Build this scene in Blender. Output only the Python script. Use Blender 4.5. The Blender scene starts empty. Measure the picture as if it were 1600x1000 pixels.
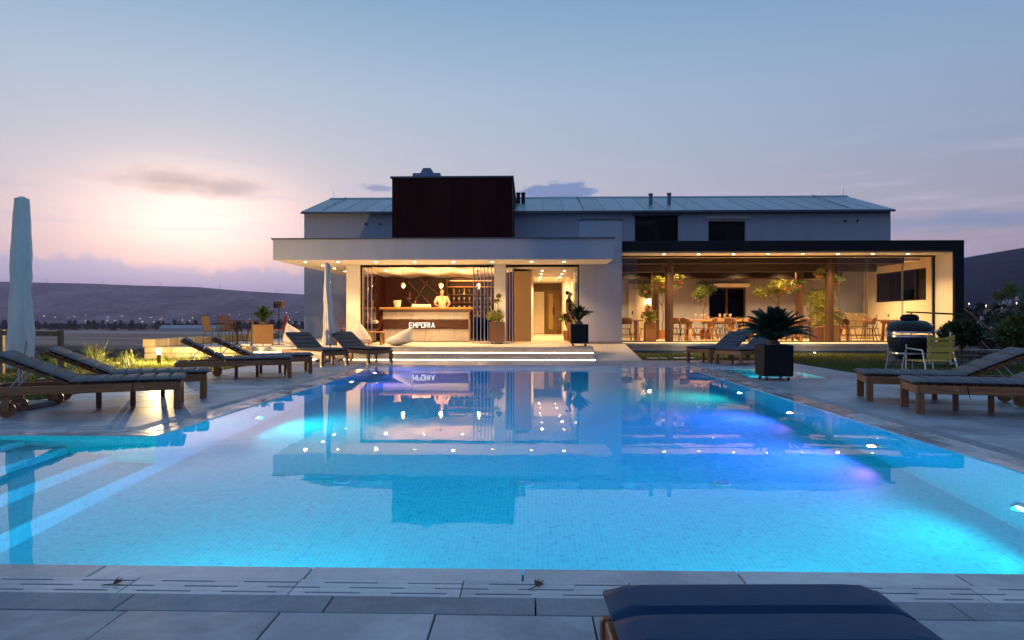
import bpy, bmesh, math, random
import numpy as np
from mathutils import Vector, Matrix, noise as mnoise
R = math.radians
SC = bpy.context.scene
COL = SC.collection
random.seed(7)

# ------------------------------------------------------------------ camera
CAM_H = 1.1
cam_d = bpy.data.cameras.new('camera')
cam_d.lens = 24.0; cam_d.sensor_width = 36.0
cam_d.clip_start = 0.05; cam_d.clip_end = 40000
cam_d.shift_y = -0.0006
cam = bpy.data.objects.new('camera', cam_d); COL.objects.link(cam)
cam.location = (0, 0, CAM_H)
cam.rotation_euler = (R(90), 0, math.atan(29/1067))
SC.camera = cam

# ------------------------------------------------------------------ node helper
class V:
    """a socket with arithmetic, to write node graphs as formulas"""
    def __init__(s, nt, sock): s.nt = nt; s.k = sock
    def _m(s, op, o=None, c=None, clamp=False):
        n = s.nt.nodes.new('ShaderNodeMath'); n.operation = op; n.use_clamp = clamp
        for i, x in enumerate((s, o, c)):
            if x is None: continue
            if isinstance(x, V): s.nt.links.new(x.k, n.inputs[i])
            else: n.inputs[i].default_value = x
        return V(s.nt, n.outputs[0])
    def __add__(s, o): return s._m('ADD', o)
    def __radd__(s, o): return s._m('ADD', o)
    def __sub__(s, o): return s._m('SUBTRACT', o)
    def __rsub__(s, o): return (s*-1.0)+o
    def __mul__(s, o): return s._m('MULTIPLY', o)
    def __rmul__(s, o): return s._m('MULTIPLY', o)
    def __truediv__(s, o): return s._m('DIVIDE', o)
    def __pow__(s, o): return s._m('POWER', o)
    def clamp(s): return s._m('ADD', 0.0, clamp=True)
    def f(s, op, o=None): return s._m(op, o)
    def step(s, a, b, lo=0.0, hi=1.0):
        n = s.nt.nodes.new('ShaderNodeMapRange'); n.interpolation_type = 'SMOOTHSTEP'
        s.nt.links.new(s.k, n.inputs[0])
        for i, x in zip((1, 2, 3, 4), (a, b, lo, hi)): n.inputs[i].default_value = x
        return V(s.nt, n.outputs[0])
class NT:
    def __init__(s, nt): s.nt = nt; nt.nodes.clear()
    def node(s, t, **kw):
        n = s.nt.nodes.new(t)
        for k, v in kw.items(): setattr(n, k, v)
        return n
    def put(s, sock, x):
        if isinstance(x, V): s.nt.links.new(x.k, sock)
        elif isinstance(x, (tuple, list)):
            sock.default_value = tuple(x) if len(sock.default_value) == len(x) else tuple(x)+(1.0,)
        else: sock.default_value = x
    def coord(s, which='Object'): return V(s.nt, s.node('ShaderNodeTexCoord').outputs[which])
    def pos(s): return V(s.nt, s.node('ShaderNodeNewGeometry').outputs['Position'])
    def rnd(s): return V(s.nt, s.node('ShaderNodeObjectInfo').outputs['Random'])
    def sep(s, v):
        n = s.node('ShaderNodeSeparateXYZ'); s.put(n.inputs[0], v)
        return [V(s.nt, o) for o in n.outputs]
    def comb(s, x, y, z):
        n = s.node('ShaderNodeCombineXYZ')
        for i, a in enumerate((x, y, z)): s.put(n.inputs[i], a)
        return V(s.nt, n.outputs[0])
    def vmul(s, v, t):
        n = s.node('ShaderNodeVectorMath', operation='MULTIPLY'); s.put(n.inputs[0], v); n.inputs[1].default_value = t
        return V(s.nt, n.outputs[0])
    def noise(s, v, scale, detail=3, rough=.55, dist=0.0):
        n = s.node('ShaderNodeTexNoise'); s.put(n.inputs['Vector'], v)
        n.inputs['Scale'].default_value = scale; n.inputs['Detail'].default_value = detail
        n.inputs['Roughness'].default_value = rough; n.inputs['Distortion'].default_value = dist
        return V(s.nt, n.outputs[0])
    def voro(s, v, scale, feature='F1', out='Distance'):
        n = s.node('ShaderNodeTexVoronoi', feature=feature); s.put(n.inputs['Vector'], v)
        n.inputs['Scale'].default_value = scale
        return V(s.nt, n.outputs[out])
    def white(s, v):
        n = s.node('ShaderNodeTexWhiteNoise'); s.put(n.inputs[0], v); return V(s.nt, n.outputs[0])
    def mix(s, f, a, b, blend='MIX'):
        n = s.node('ShaderNodeMix', data_type='RGBA', blend_type=blend)
        s.put(n.inputs[0], f); s.put(n.inputs[6], a); s.put(n.inputs[7], b)
        return V(s.nt, n.outputs[2])
    def ramp(s, f, stops):
        n = s.node('ShaderNodeValToRGB'); s.put(n.inputs[0], f)
        cr = n.color_ramp
        while len(cr.elements) < len(stops): cr.elements.new(.5)
        for e, (p, c) in zip(cr.elements, stops): e.position = p; e.color = tuple(c)+(1,)
        return V(s.nt, n.outputs[0])
    def bump(s, h, strength=.3, dist=.01):
        n = s.node('ShaderNodeBump'); n.inputs['Strength'].default_value = strength
        n.inputs['Distance'].default_value = dist; s.put(n.inputs['Height'], h)
        return V(s.nt, n.outputs[0])

# ------------------------------------------------------------------ sky at dusk
SUN_AZ, SUN_EL = -27.0, 4.0           # degrees, azimuth from the pool axis
w = bpy.data.worlds.new('World'); SC.world = w; w.use_nodes = True
g = NT(w.node_tree)
dirv = g.coord('Generated')
x, y, z = g.sep(dirv)
az = x.f('ARCTAN2', y) * 57.2958
el = z.f('ARCSINE') * 57.2958
toward = ((az - SUN_AZ) * (1/57.2958)).f('COSINE')*.5 + .5          # 1 towards the set sun, 0 opposite
e1 = (el * (1/90)).clamp()
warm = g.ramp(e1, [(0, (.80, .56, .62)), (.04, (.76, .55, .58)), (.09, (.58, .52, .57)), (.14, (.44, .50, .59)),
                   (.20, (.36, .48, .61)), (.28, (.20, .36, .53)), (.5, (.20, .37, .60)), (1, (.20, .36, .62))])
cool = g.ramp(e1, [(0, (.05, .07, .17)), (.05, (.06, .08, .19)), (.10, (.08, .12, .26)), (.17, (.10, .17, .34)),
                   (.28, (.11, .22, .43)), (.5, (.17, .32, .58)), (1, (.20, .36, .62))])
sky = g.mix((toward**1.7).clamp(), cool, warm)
nis = g.node('ShaderNodeTexSky', sky_type='NISHITA', sun_disc=False)
nis.sun_elevation = R(SUN_EL); nis.sun_rotation = R(SUN_AZ); nis.altitude = 100; nis.dust_density = 2.0
nc = g.mix(1.0, V(w.node_tree, nis.outputs[0]), (.055, .055, .055), 'MULTIPLY')
sky = g.mix(.12, sky, nc)
da, de = az - (SUN_AZ+.3), el - 7.2
glow = ((da*da)*(-1/(2*5.0**2)) + (de*de)*(-1/(2*2.6**2))).f('EXPONENT')
wide = ((da*da)*(-1/(2*20.0**2)) + (de*de)*(-1/(2*5.0**2))).f('EXPONENT')
sky = g.mix(glow*.42, sky, (1.35, .95, .78))
sky = g.mix(wide*.16, sky, (1.05, .72, .60))
cv = g.comb(az*.05, el*.42, 0.0)
streak = g.noise(cv, 2.2, 5, .6, .4).step(.48, .72)
band = el.step(2.0, 5.0) * el.step(9.0, 15.0, 1.0, 0.0)
sky = g.mix(streak*band*.55, sky, (.52, .48, .60))
edge = g.noise(g.comb(az*.35, el*.2, 1.0), 1.3, 4, .6)*3.0
bank = (el*-1.0 + (az*-.045) + edge + 1.4).step(-.35, .55)            # low cloud bank over the hills
sky = g.mix(bank*.78*(az.step(-12, 4, 1, 0)), sky, g.mix(wide*.6, (.40, .44, .68), (.66, .55, .66)))
sky = g.mix((glow*.66).clamp(), sky, g.mix(1.0, sky, (.90, .56, .38), 'ADD'))
def puff(ca, ce, ra, re, col, amt, sc, seed, soft=.5):
    global sky
    n = g.noise(g.comb(az*(.35*sc), el*(1.1*sc), seed), 1.0, 5, .62) - .5
    qa, qe = (az - ca)*(1/ra), (el - ce)*(1/re)
    m = (qa*qa + qe*qe)._m('SQRT') + n*1.5
    sky = g.mix(m.step(1.0, 1.0 - soft)*amt, sky, col)
puff(-27.5, 10.3, 7.0, 1.3, (.60, .45, .38), .9, .6, 3.0, .95)      # brownish smoke
puff(-24.0, 9.9, 4.0, 1.0, (.56, .44, .41), .75, .9, 8.0, .95)
puff(2.2, 10.65, 3.6, .8, (.15, .23, .42), .92, 1.6, 5.0, .28)      # lens cloud right of the roof block
puff(-12.6, 10.7, 1.7, .42, (.22, .27, .43), .8, 2.2, 6.0, .6)
puff(32, 6.9, 9.0, 1.05, (.20, .27, .42), .75, .9, 9.0, .9)          # bar of cloud over the right hill
puff(40, 6.3, 9.0, .7, (.18, .25, .40), .6, 1.1, 10.0, .9)
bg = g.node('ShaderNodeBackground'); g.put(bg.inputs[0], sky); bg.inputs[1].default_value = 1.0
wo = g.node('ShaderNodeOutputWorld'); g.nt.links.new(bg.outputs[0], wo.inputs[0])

# ------------------------------------------------------------------ last light of the set sun
sd = bpy.data.lights.new('sun', 'SUN'); sd.energy = .012; sd.angle = R(25); sd.color = (1, .62, .42)
sun = bpy.data.objects.new('sun', sd); COL.objects.link(sun)
sun.rotation_euler = (R(90 - SUN_EL - 4), 0, R(180 - SUN_AZ))

vs = SC.view_settings
SC.display_settings.display_device = 'sRGB'
vs.view_transform = 'Standard'; vs.look = 'None'; vs.exposure = 0.36; vs.gamma = 1.0; vs.use_curve_mapping = False
cy = SC.cycles
cy.use_denoising = True
cy.max_bounces = 9; cy.diffuse_bounces = 3; cy.glossy_bounces = 4; cy.transmission_bounces = 7
cy.transparent_max_bounces = 16; cy.volume_bounces = 1
cy.sample_clamp_indirect = 12.0; cy.sample_clamp_direct = 0
cy.blur_glossy = .3; cy.use_light_tree = True
cy.caustics_reflective = True; cy.caustics_refractive = True
# ------------------------------------------------------------------ mesh helpers
class MB:
    def __init__(s): s.v = []; s.f = []; s.m = []; s.mi = 0
    def add(s, vs, fs, M=None):
        o = len(s.v)
        if M is not None: vs = [M @ Vector(p) for p in vs]
        s.v += [tuple(p) for p in vs]
        s.f += [tuple(i+o for i in f) for f in fs]; s.m += [s.mi]*len(fs)
        return s
    def box(s, x0, x1, y0, y1, z0, z1, bev=0.0, M=None):
        if bev <= 0:
            vs = [(x, y, z) for x in (x0, x1) for y in (y0, y1) for z in (z0, z1)]
            return s.add(vs, [(0,1,3,2),(4,6,7,5),(0,4,5,1),(2,3,7,6),(0,2,6,4),(1,5,7,3)], M)
        b = min(bev, (x1-x0)*.45, (y1-y0)*.45, (z1-z0)*.45)
        vs = []; idx = {}
        for i, (X, dx) in enumerate(((x0, b), (x1, -b))):
            for j, (Y, dy) in enumerate(((y0, b), (y1, -b))):
                for k, (Z, dz) in enumerate(((z0, b), (z1, -b))):
                    idx[i,j,k,0] = len(vs); vs.append((X, Y+dy, Z+dz))
                    idx[i,j,k,1] = len(vs); vs.append((X+dx, Y, Z+dz))
                    idx[i,j,k,2] = len(vs); vs.append((X+dx, Y+dy, Z))
        q = lambda *a: tuple(idx[t] for t in a)
        fs = []
        for i in (0, 1): fs.append(q((i,0,0,0),(i,0,1,0),(i,1,1,0),(i,1,0,0)))
        for j in (0, 1): fs.append(q((0,j,0,1),(1,j,0,1),(1,j,1,1),(0,j,1,1)))
        for k in (0, 1): fs.append(q((0,0,k,2),(0,1,k,2),(1,1,k,2),(1,0,k,2)))
        for j in (0, 1):
            for k in (0, 1): fs.append(q((0,j,k,1),(1,j,k,1),(1,j,k,2),(0,j,k,2)))
        for i in (0, 1):
            for k in (0, 1): fs.append(q((i,0,k,0),(i,1,k,0),(i,1,k,2),(i,0,k,2)))
        for i in (0, 1):
            for j in (0, 1): fs.append(q((i,j,0,0),(i,j,1,0),(i,j,1,1),(i,j,0,1)))
        for i in (0, 1):
            for j in (0, 1):
                for k in (0, 1): fs.append(q((i,j,k,0),(i,j,k,1),(i,j,k,2)))
        return s.add(vs, fs, M)
    def bar(s, a, b, w, h, up=(0, 0, 1), bev=0.0):
        a, b = Vector(a), Vector(b); d = b-a; L = d.length; d.normalize(); u = Vector(up)
        if abs(d.dot(u)) > .98: u = Vector((0, 1, 0))
        sx = d.cross(u).normalized(); u = sx.cross(d)
        M = Matrix(((d.x, sx.x, u.x, a.x), (d.y, sx.y, u.y, a.y), (d.z, sx.z, u.z, a.z), (0, 0, 0, 1)))
        return s.box(0, L, -w/2, w/2, -h/2, h/2, bev, M)
    def tube(s, pts, r, n=8, cap=True):
        pts = [Vector(p) for p in pts]; rr = r if isinstance(r, (list, tuple)) else [r]*len(pts)
        rings = []; prev = None; o = len(s.v)
        for i, p in enumerate(pts):
            t = (pts[min(i+1, len(pts)-1)] - pts[max(i-1, 0)]).normalized()
            if prev is None:
                a = t.orthogonal().normalized()
            else:
                a = (prev - t*prev.dot(t)); a = a.normalized() if a.length > 1e-6 else t.orthogonal().normalized()
            prev = a; b = t.cross(a)
            rings += [p + (a*math.cos(2*math.pi*k/n) + b*math.sin(2*math.pi*k/n))*rr[i] for k in range(n)]
        fs = []
        for i in range(len(pts)-1):
            for k in range(n):
                fs.append((i*n+k, i*n+(k+1) % n, (i+1)*n+(k+1) % n, (i+1)*n+k))
        if cap: fs += [tuple(range(n-1, -1, -1)), tuple((len(pts)-1)*n+k for k in range(n))]
        return s.add(rings, fs)
    def cyl(s, a, b, r0, r1=None, n=16): return s.tube([a, b], [r0, r0 if r1 is None else r1], n)
    def lathe(s, prof, n=24, c=(0, 0, 0), fn=None):
        vs = []; fs = []
        for i, (r, z) in enumerate(prof):
            for k in range(n):
                a = 2*math.pi*k/n; rr = r if fn is None else r*fn(a, z)
                vs.append((c[0]+rr*math.cos(a), c[1]+rr*math.sin(a), c[2]+z))
        for i in range(len(prof)-1):
            for k in range(n):
                fs.append((i*n+k, i*n+(k+1) % n, (i+1)*n+(k+1) % n, (i+1)*n+k))
        fs += [tuple(range(n-1, -1, -1)), tuple((len(prof)-1)*n+k for k in range(n))]
        return s.add(vs, fs)
    def prism(s, poly, ax, a, b):
        """poly of 2-D points extruded along axis ax (0,1,2) from a to b"""
        def p3(p, t):
            l = [p[0], p[1]]; l.insert(ax, t); return tuple(l)
        n = len(poly)
        vs = [p3(p, a) for p in poly] + [p3(p, b) for p in poly]
        fs = [tuple(range(n)), tuple(range(2*n-1, n-1, -1))] + [(i, (i+1) % n, n+(i+1) % n, n+i) for i in range(n)]
        return s.add(vs, fs)
    def quad(s, a, b, c, d): return s.add([a, b, c, d], [(0, 1, 2, 3)])
    def mesh(s, name, mats, smooth=False):
        me = bpy.data.meshes.new(name); me.from_pydata(s.v, [], s.f)
        for m in (mats if isinstance(mats, (list, tuple)) else [mats] if mats else []): me.materials.append(m)
        if max(s.m, default=0): me.polygons.foreach_set('material_index', s.m)
        bm = bmesh.new(); bm.from_mesh(me); bmesh.ops.recalc_face_normals(bm, faces=bm.faces); bm.to_mesh(me); bm.free()
        if smooth:
            me.polygons.foreach_set('use_smooth', [True]*len(me.polygons))
            if smooth != 'all': me.set_sharp_from_angle(angle=R(38))
        me.update(); return me
    def build(s, name, mats=None, parent=None, smooth=False, loc=(0, 0, 0), rz=0.0):
        return link(name, s.mesh(name, mats, smooth), parent, loc, rz)
def link(name, me, parent=None, loc=(0, 0, 0), rz=0.0):
    o = bpy.data.objects.new(name, me); COL.objects.link(o)
    o.location = loc; o.rotation_euler = (0, 0, rz)
    if parent is not None: o.parent = parent
    return o
def tag(o, label, cat, group=None):
    o['label'] = label; o['category'] = cat
    if group: o['group'] = group
    return o
def thing(name, label, cat, loc=(0, 0, 0), rz=0.0, group=None):
    return tag(link(name, None, None, loc, rz), label, cat, group)
def struct(o, kind='structure'): o['kind'] = kind; return o
def dup(root, loc, rz, label, parent=None):
    r = root.copy(); COL.objects.link(r); r.location = loc; r.rotation_euler = (0, 0, rz)
    if label: r['label'] = label
    def kids(src, dst):
        for ch in src.children:
            c = ch.copy(); COL.objects.link(c); c.parent = dst; kids(ch, c)
    kids(root, r); return r
ORD = ['first', 'second', 'third', 'fourth', 'fifth', 'sixth', 'seventh', 'eighth', 'ninth', 'tenth', 'eleventh',
       'twelfth', 'thirteenth', 'fourteenth', 'fifteenth', 'sixteenth']
def leaves_mesh(name, pts, nrm, size, mat, parent=None, rnd=None, aspect=.55, fold=True, loc=(0, 0, 0), rz=0.0):
    """many small leaf faces (diamond shaped) as one mesh: pts, axis directions, lengths"""
    rnd = rnd or random
    P = np.array(pts, dtype=np.float64); D = np.array(nrm, dtype=np.float64)
    L = np.array(size, dtype=np.float64)[:, None]
    D /= np.linalg.norm(D, axis=1)[:, None] + 1e-9
    rs = np.random.RandomState(len(pts) % 9973)
    S = np.cross(D, rs.normal(size=D.shape)); S /= np.linalg.norm(S, axis=1)[:, None] + 1e-9
    n = len(P)
    vv = np.empty((n, 4, 3)); vv[:, 0] = P; vv[:, 1] = P + D*L*.5 + S*L*aspect*.5
    vv[:, 2] = P + D*L; vv[:, 3] = P + D*L*.5 - S*L*aspect*.5
    me = bpy.data.meshes.new(name)
    me.vertices.add(n*4); me.vertices.foreach_set('co', vv.reshape(-1))
    me.loops.add(n*4); me.loops.foreach_set('vertex_index', np.arange(n*4, dtype=np.int32))
    me.polygons.add(n); me.polygons.foreach_set('loop_start', np.arange(n, dtype=np.int32)*4)
    me.materials.append(mat); me.update(calc_edges=True); me.validate()
    return link(name, me, parent, loc, rz)

# ------------------------------------------------------------------ materials
MATS = {}
def pbr(name, col, rough=.6, metal=0.0, var=.12, vs=3.0, bump=0.0, bs=40.0, bd=.004, spec=.5, rndvar=0.0,
        stretch=(1, 1, 1), emis=None, es=0.0, rvar=0.0, world=False, trans=0.0, coat=0.0):
    """base colour with noise variation, optional fine relief and piece-to-piece variation"""
    if name in MATS: return MATS[name]
    m = bpy.data.materials.new(name); m.use_nodes = True; g = NT(m.node_tree)
    b = g.node('ShaderNodeBsdfPrincipled'); o = g.node('ShaderNodeOutputMaterial')
    g.nt.links.new(b.outputs[0], o.inputs[0])
    c = g.vmul(g.pos() if world else g.coord(), stretch)
    n = g.noise(c, vs, 4, .6)
    k = (n - .5)*(2.2*var) + 1.0
    if rndvar: k = k * ((g.rnd() - .5)*(2*rndvar) + 1.0)
    kk = g.comb(k, k, k)
    g.put(b.inputs['Base Color'], g.mix(1.0, kk, col, 'MULTIPLY'))
    if rvar: g.put(b.inputs['Roughness'], (g.noise(c, vs*1.7, 4, .6)-.5)*(2*rvar) + rough)
    else: b.inputs['Roughness'].default_value = rough
    b.inputs['Metallic'].default_value = metal; b.inputs['Specular IOR Level'].default_value = spec
    if coat: b.inputs['Coat Weight'].default_value = coat
    if bump: g.put(b.inputs['Normal'], g.bump(g.noise(c, bs, 4, .65), bump, bd))
    if emis: b.inputs['Emission Color'].default_value = tuple(emis)+(1,); b.inputs['Emission Strength'].default_value = es
    MATS[name] = m; return m
def wood(name, col, rough=.45, along='X', dark=.5):
    if name in MATS: return MATS[name]
    m = bpy.data.materials.new(name); m.use_nodes = True; g = NT(m.node_tree)
    b = g.node('ShaderNodeBsdfPrincipled'); o = g.node('ShaderNodeOutputMaterial'); g.nt.links.new(b.outputs[0], o.inputs[0])
    st = {'X': (1.2, 14, 14), 'Y': (14, 1.2, 14), 'Z': (14, 14, 1.2)}[along]
    c = g.vmul(g.coord(), st)
    n = g.noise(c, 2.0, 5, .65, 1.2)
    n2 = g.noise(g.coord(), 2.2, 2)
    col2 = tuple(a*dark for a in col)
    cc = g.mix(n.step(.3, .7), col2, col)
    k = (n2-.5)*.5 + (g.rnd()-.5)*.4 + 1.0
    g.put(b.inputs['Base Color'], g.mix(1.0, g.comb(k, k, k), cc, 'MULTIPLY'))
    b.inputs['Roughness'].default_value = rough
    g.put(b.inputs['Normal'], g.bump(n, .25, .002))
    MATS[name] = m; return m
def glass(name, tint=(.96, .97, .96), refl=1.0):
    if name in MATS: return MATS[name]
    m = bpy.data.materials.new(name); m.use_nodes = True; g = NT(m.node_tree)
    t = g.node('ShaderNodeBsdfTransparent'); t.inputs[0].default_value = tint+(1,)
    gl = g.node('ShaderNodeBsdfGlossy'); gl.inputs['Roughness'].default_value = .0
    fr = g.node('ShaderNodeFresnel'); fr.inputs[0].default_value = 1.45
    mx = g.node('ShaderNodeMixShader'); o = g.node('ShaderNodeOutputMaterial')
    k = V(g.nt, fr.outputs[0])*refl
    g.put(mx.inputs[0], k); g.nt.links.new(t.outputs[0], mx.inputs[1]); g.nt.links.new(gl.outputs[0], mx.inputs[2])
    g.nt.links.new(mx.outputs[0], o.inputs[0]); MATS[name] = m; return m
def emit(name, col, s, sample=False):
    if name in MATS: return MATS[name]
    m = bpy.data.materials.new(name); m.use_nodes = True; g = NT(m.node_tree)
    e = g.node('ShaderNodeEmission'); e.inputs[0].default_value = tuple(col)+(1,); e.inputs[1].default_value = s
    if not sample: m.cycles.emission_sampling = 'NONE'      # its light comes from the lamp beside it
    o = g.node('ShaderNodeOutputMaterial'); g.nt.links.new(e.outputs[0], o.inputs[0]); MATS[name] = m; return m
def leafmat(name, c1, c2, rough=.5, trans=.25):
    if name in MATS: return MATS[name]
    m = bpy.data.materials.new(name); m.use_nodes = True; g = NT(m.node_tree)
    b = g.node('ShaderNodeBsdfPrincipled'); o = g.node('ShaderNodeOutputMaterial')
    n = g.noise(g.coord(), 9.0, 3); wn = g.white(g.vmul(g.coord(), (37, 37, 37)))
    col = g.mix((n.step(.3, .7)*.7 + wn*.3), c1, c2)
    g.put(b.inputs['Base Color'], col); b.inputs['Roughness'].default_value = rough
    tr = g.node('ShaderNodeBsdfTranslucent'); g.put(tr.inputs[0], col)
    mx = g.node('ShaderNodeMixShader'); mx.inputs[0].default_value = trans
    g.nt.links.new(b.outputs[0], mx.inputs[1]); g.nt.links.new(tr.outputs[0], mx.inputs[2]); g.nt.links.new(mx.outputs[0], o.inputs[0])
    MATS[name] = m; return m

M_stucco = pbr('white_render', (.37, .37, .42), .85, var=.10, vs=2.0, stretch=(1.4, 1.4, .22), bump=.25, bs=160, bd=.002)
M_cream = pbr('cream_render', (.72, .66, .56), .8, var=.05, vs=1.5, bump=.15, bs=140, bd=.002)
M_black = pbr('black_metal', (.010, .010, .011), .55, var=.2, vs=5, spec=.2)
M_brownm = pbr('brown_metal', (.085, .045, .02), .42, var=.15, vs=4, metal=.3)
M_chrome = pbr('brushed_steel', (.55, .55, .56), .28, metal=1.0, var=.08, vs=20)
M_wood = wood('oiled_wood', (.38, .14, .045), .42, 'X')
M_woodz = wood('oiled_wood_upright', (.38, .14, .045), .42, 'Z')
M_oak = wood('oak', (.55, .27, .09), .5, 'X', .65)
M_oakz = wood('oak_upright', (.55, .27, .09), .5, 'Z', .65)
M_cush = pbr('slate_cushion', (.115, .107, .108), .8, rndvar=.14, var=.16, vs=6, bump=.3, bs=220, bd=.0015)
M_navy = pbr('navy_cushion', (.002, .034, .088), .5, var=.2, vs=7, bump=.25, bs=7, bd=.016, rvar=.08, spec=.22)
M_canvas = pbr('parasol_canvas', (.80, .67, .56), .85, var=.07, vs=4, bump=.3, bs=30, bd=.006)
M_glass = glass('window_glass', (.96, .97, .96), .6); M_glassd = glass('dark_window_glass', (.25, .27, .3), .5)
M_glow = emit('lamp_glow', (1, .78, .46), 60.0)
WARM = (1.0, .61, .26)
M_rubber = pbr('rubber', (.02, .02, .02), .7)
M_clay = pbr('terracotta', (.38, .13, .05), .8, bump=.2)
M_leaf = leafmat('leaf_green', (.05, .10, .02), (.16, .20, .05))
M_leafy = leafmat('leaf_yellow_green', (.12, .15, .02), (.30, .28, .06))
M_leafd = leafmat('leaf_dark', (.012, .035, .012), (.035, .07, .02), .4, .1)
M_bark = pbr('bark', (.16, .11, .07), .9, var=.3, vs=12, bump=.6, bs=40)
def lamp(name, kind, loc, power, col, parent=None, size=.04, rot=None, blend=.6, angle=110):
    l = bpy.data.lights.new(name, kind); l.energy = power; l.color = col
    if kind == 'SPOT': l.spot_size = R(angle); l.spot_blend = blend; l.shadow_soft_size = size
    elif kind == 'POINT': l.shadow_soft_size = size
    elif kind == 'AREA': l.size = size
    o = bpy.data.objects.new(name, l); COL.objects.link(o); o.location = loc
    if rot: o.rotation_euler = rot
    if parent is not None: o.parent = parent
    return o
# ------------------------------------------------------------------ terrain
def sm(a, b, t):
    t = min(1, max(0, (t-a)/(b-a))); return t*t*(3-2*t)
def fbm(x, y, s, oct=5): return mnoise.fractal(Vector((x*s, y*s, 3.7)), 1.0, 2.0, oct)
PLAIN = -18.0
def rect_d(x, y, x0, x1, y0, y1):
    return math.hypot(max(x0-x, 0, x-x1), max(y0-y, 0, y-y1))
def ter_z(x, y):
    d = min(rect_d(x, y, -14, 15.5, -40, 17.2), rect_d(x, y, -10.4, 15.5, 17, 42))
    z = -.03 + .015*fbm(x, y, .6, 2)*sm(0, 1, rect_d(x, y, -6.9, 6.9, -6, 18.6))
    z += 16*sm(50, 170, x)*sm(20, 80, y)*(1-sm(450, 800, y))
    return z - (18-.03)*sm(0, 75, d)**.8 + (fbm(x, y, .03)*.8*sm(4, 40, d))
HOLES = [(-6.7, 6.62, -4.0, 18.4), (-8.2, -6.7, 2.4, 7.0)]
def axis(lo, hi, near, marks):
    s = set(marks); t = 0.0
    a = 0.0; st = near
    while a < hi: s.add(round(a, 3)); a += st; st = near if a < 26 else st*1.22
    s.add(hi); a = 0.0; st = near
    while a > lo: s.add(round(a, 3)); a -= st; st = near if a > -26 else st*1.22
    s.add(lo)
    out = []
    for v in sorted(s):
        if out and v-out[-1] < .12 and v not in marks: continue
        out.append(v)
    return out
xs = axis(-14000, 14000, 1.0, [-8.2, -6.7, 6.62, -14, 15.5, -10.4]); ys = axis(-2500, 16000, 1.0, [-4.0, 2.4, 7.0, 18.4, 17.2])
mb = MB(); W = len(ys)
for X in xs:
    for Y in ys: mb.v.append((X, Y, ter_z(X, Y)))
for i in range(len(xs)-1):
    for j in range(W-1):
        cx, cyy = (xs[i]+xs[i+1])/2, (ys[j]+ys[j+1])/2
        if any(a < cx < b and c < cyy < d for a, b, c, d in HOLES): continue
        mb.f.append((i*W+j, (i+1)*W+j, (i+1)*W+j+1, i*W+j+1)); mb.m.append(0)
def ground_mat():
    m = bpy.data.materials.new('valley_ground'); m.use_nodes = True; g = NT(m.node_tree)
    b = g.node('ShaderNodeBsdfPrincipled'); o = g.node('ShaderNodeOutputMaterial'); g.nt.links.new(b.outputs[0], o.inputs[0])
    p = g.pos(); x, y, z = g.sep(p)
    n1 = g.noise(p, .012, 5, .6); n2 = g.noise(p, .09, 4, .6); n3 = g.noise(p, 2.5, 4, .6)
    lawn = g.mix(n3, (.05, .06, .014), (.10, .105, .025))
    scrub = g.mix(n2.step(.35, .65), (.014, .014, .008), (.05, .042, .02))
    yy = y + (x*.12) + (n1-.5)*120.0
    strip = g.noise(g.comb(x*.0009, yy*.016, 0.0), 1.6, 3, .5)
    field = g.mix(strip.step(.35, .65), (.28, .145, .10), (.52, .31, .22))
    field = g.mix((n2*.35), field, (.06, .04, .03))
    field = g.mix((yy.step(890, 915)*yy.step(955, 985, 1, 0)), field, (.46, .36, .30))
    far = g.mix(yy.step(385, 470), scrub, field)
    far = g.mix((((yy*1.0)-480.0).f('ABSOLUTE').step(4, 9, 1, 0))*n2.step(.4, .5), far, (.34, .26, .2))
    far = g.mix(yy.step(1500, 2600), far, (.05, .05, .04))
    col = g.mix(z.step(-1.2, -.25), far, lawn)
    g.put(b.inputs['Base Color'], col); b.inputs['Roughness'].default_value = .95
    b.inputs['Specular IOR Level'].default_value = .1
    g.put(b.inputs['Normal'], g.bump(n3, .6, .03))
    return m
struct(mb.build('ground', ground_mat(), smooth=True))

def mountain_mat(name, c1, c2, s):
    m = bpy.data.materials.new(name); m.use_nodes = True; g = NT(m.node_tree)
    b = g.node('ShaderNodeBsdfPrincipled'); o = g.node('ShaderNodeOutputMaterial'); g.nt.links.new(b.outputs[0], o.inputs[0])
    p = g.pos(); n = g.noise(p, s, 7, .65); n2 = g.noise(g.vmul(p, (1, 1, 2.5)), s*7, 5, .7)
    col = g.mix((n*.5+n2*.5).step(.4, .62), c1, c2)
    g.put(b.inputs['Base Color'], col); b.inputs['Roughness'].default_value = 1; b.inputs['Specular IOR Level'].default_value = 0
    g.put(b.inputs['Normal'], g.bump(n2, .8, 18)); return m
def lerp_tab(t, tab):
    for (a, va), (b, vb) in zip(tab, tab[1:]):
        if t <= b: return va + (vb-va)*max(0, t-a)/(b-a)
    return tab[-1][1]
RID = [(-14000, 470), (-9000, 400), (-4650, 338), (-4060, 326), (-3550, 308), (-2950, 292), (-2400, 246), (-1950, 212), (-1200, 190), (0, 150), (2500, 110), (5000, 60)]
def hl_z(X, Y):
    r = lerp_tab(X, RID); t = sm(4100, 6000, Y); back = sm(6000, 9000, Y)
    gully = mnoise.ridged_multi_fractal(Vector((X*.0011, Y*.0009, 1.3)), 1.0, 2.1, 5, 1.0, 2.0)
    return PLAIN-6 + (r+24)*(t**.85)*(1-.25*back) + (gully-1.2)*70*t*(1-t)*2.2 + fbm(X, Y, .0006, 4)*10*t
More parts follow.
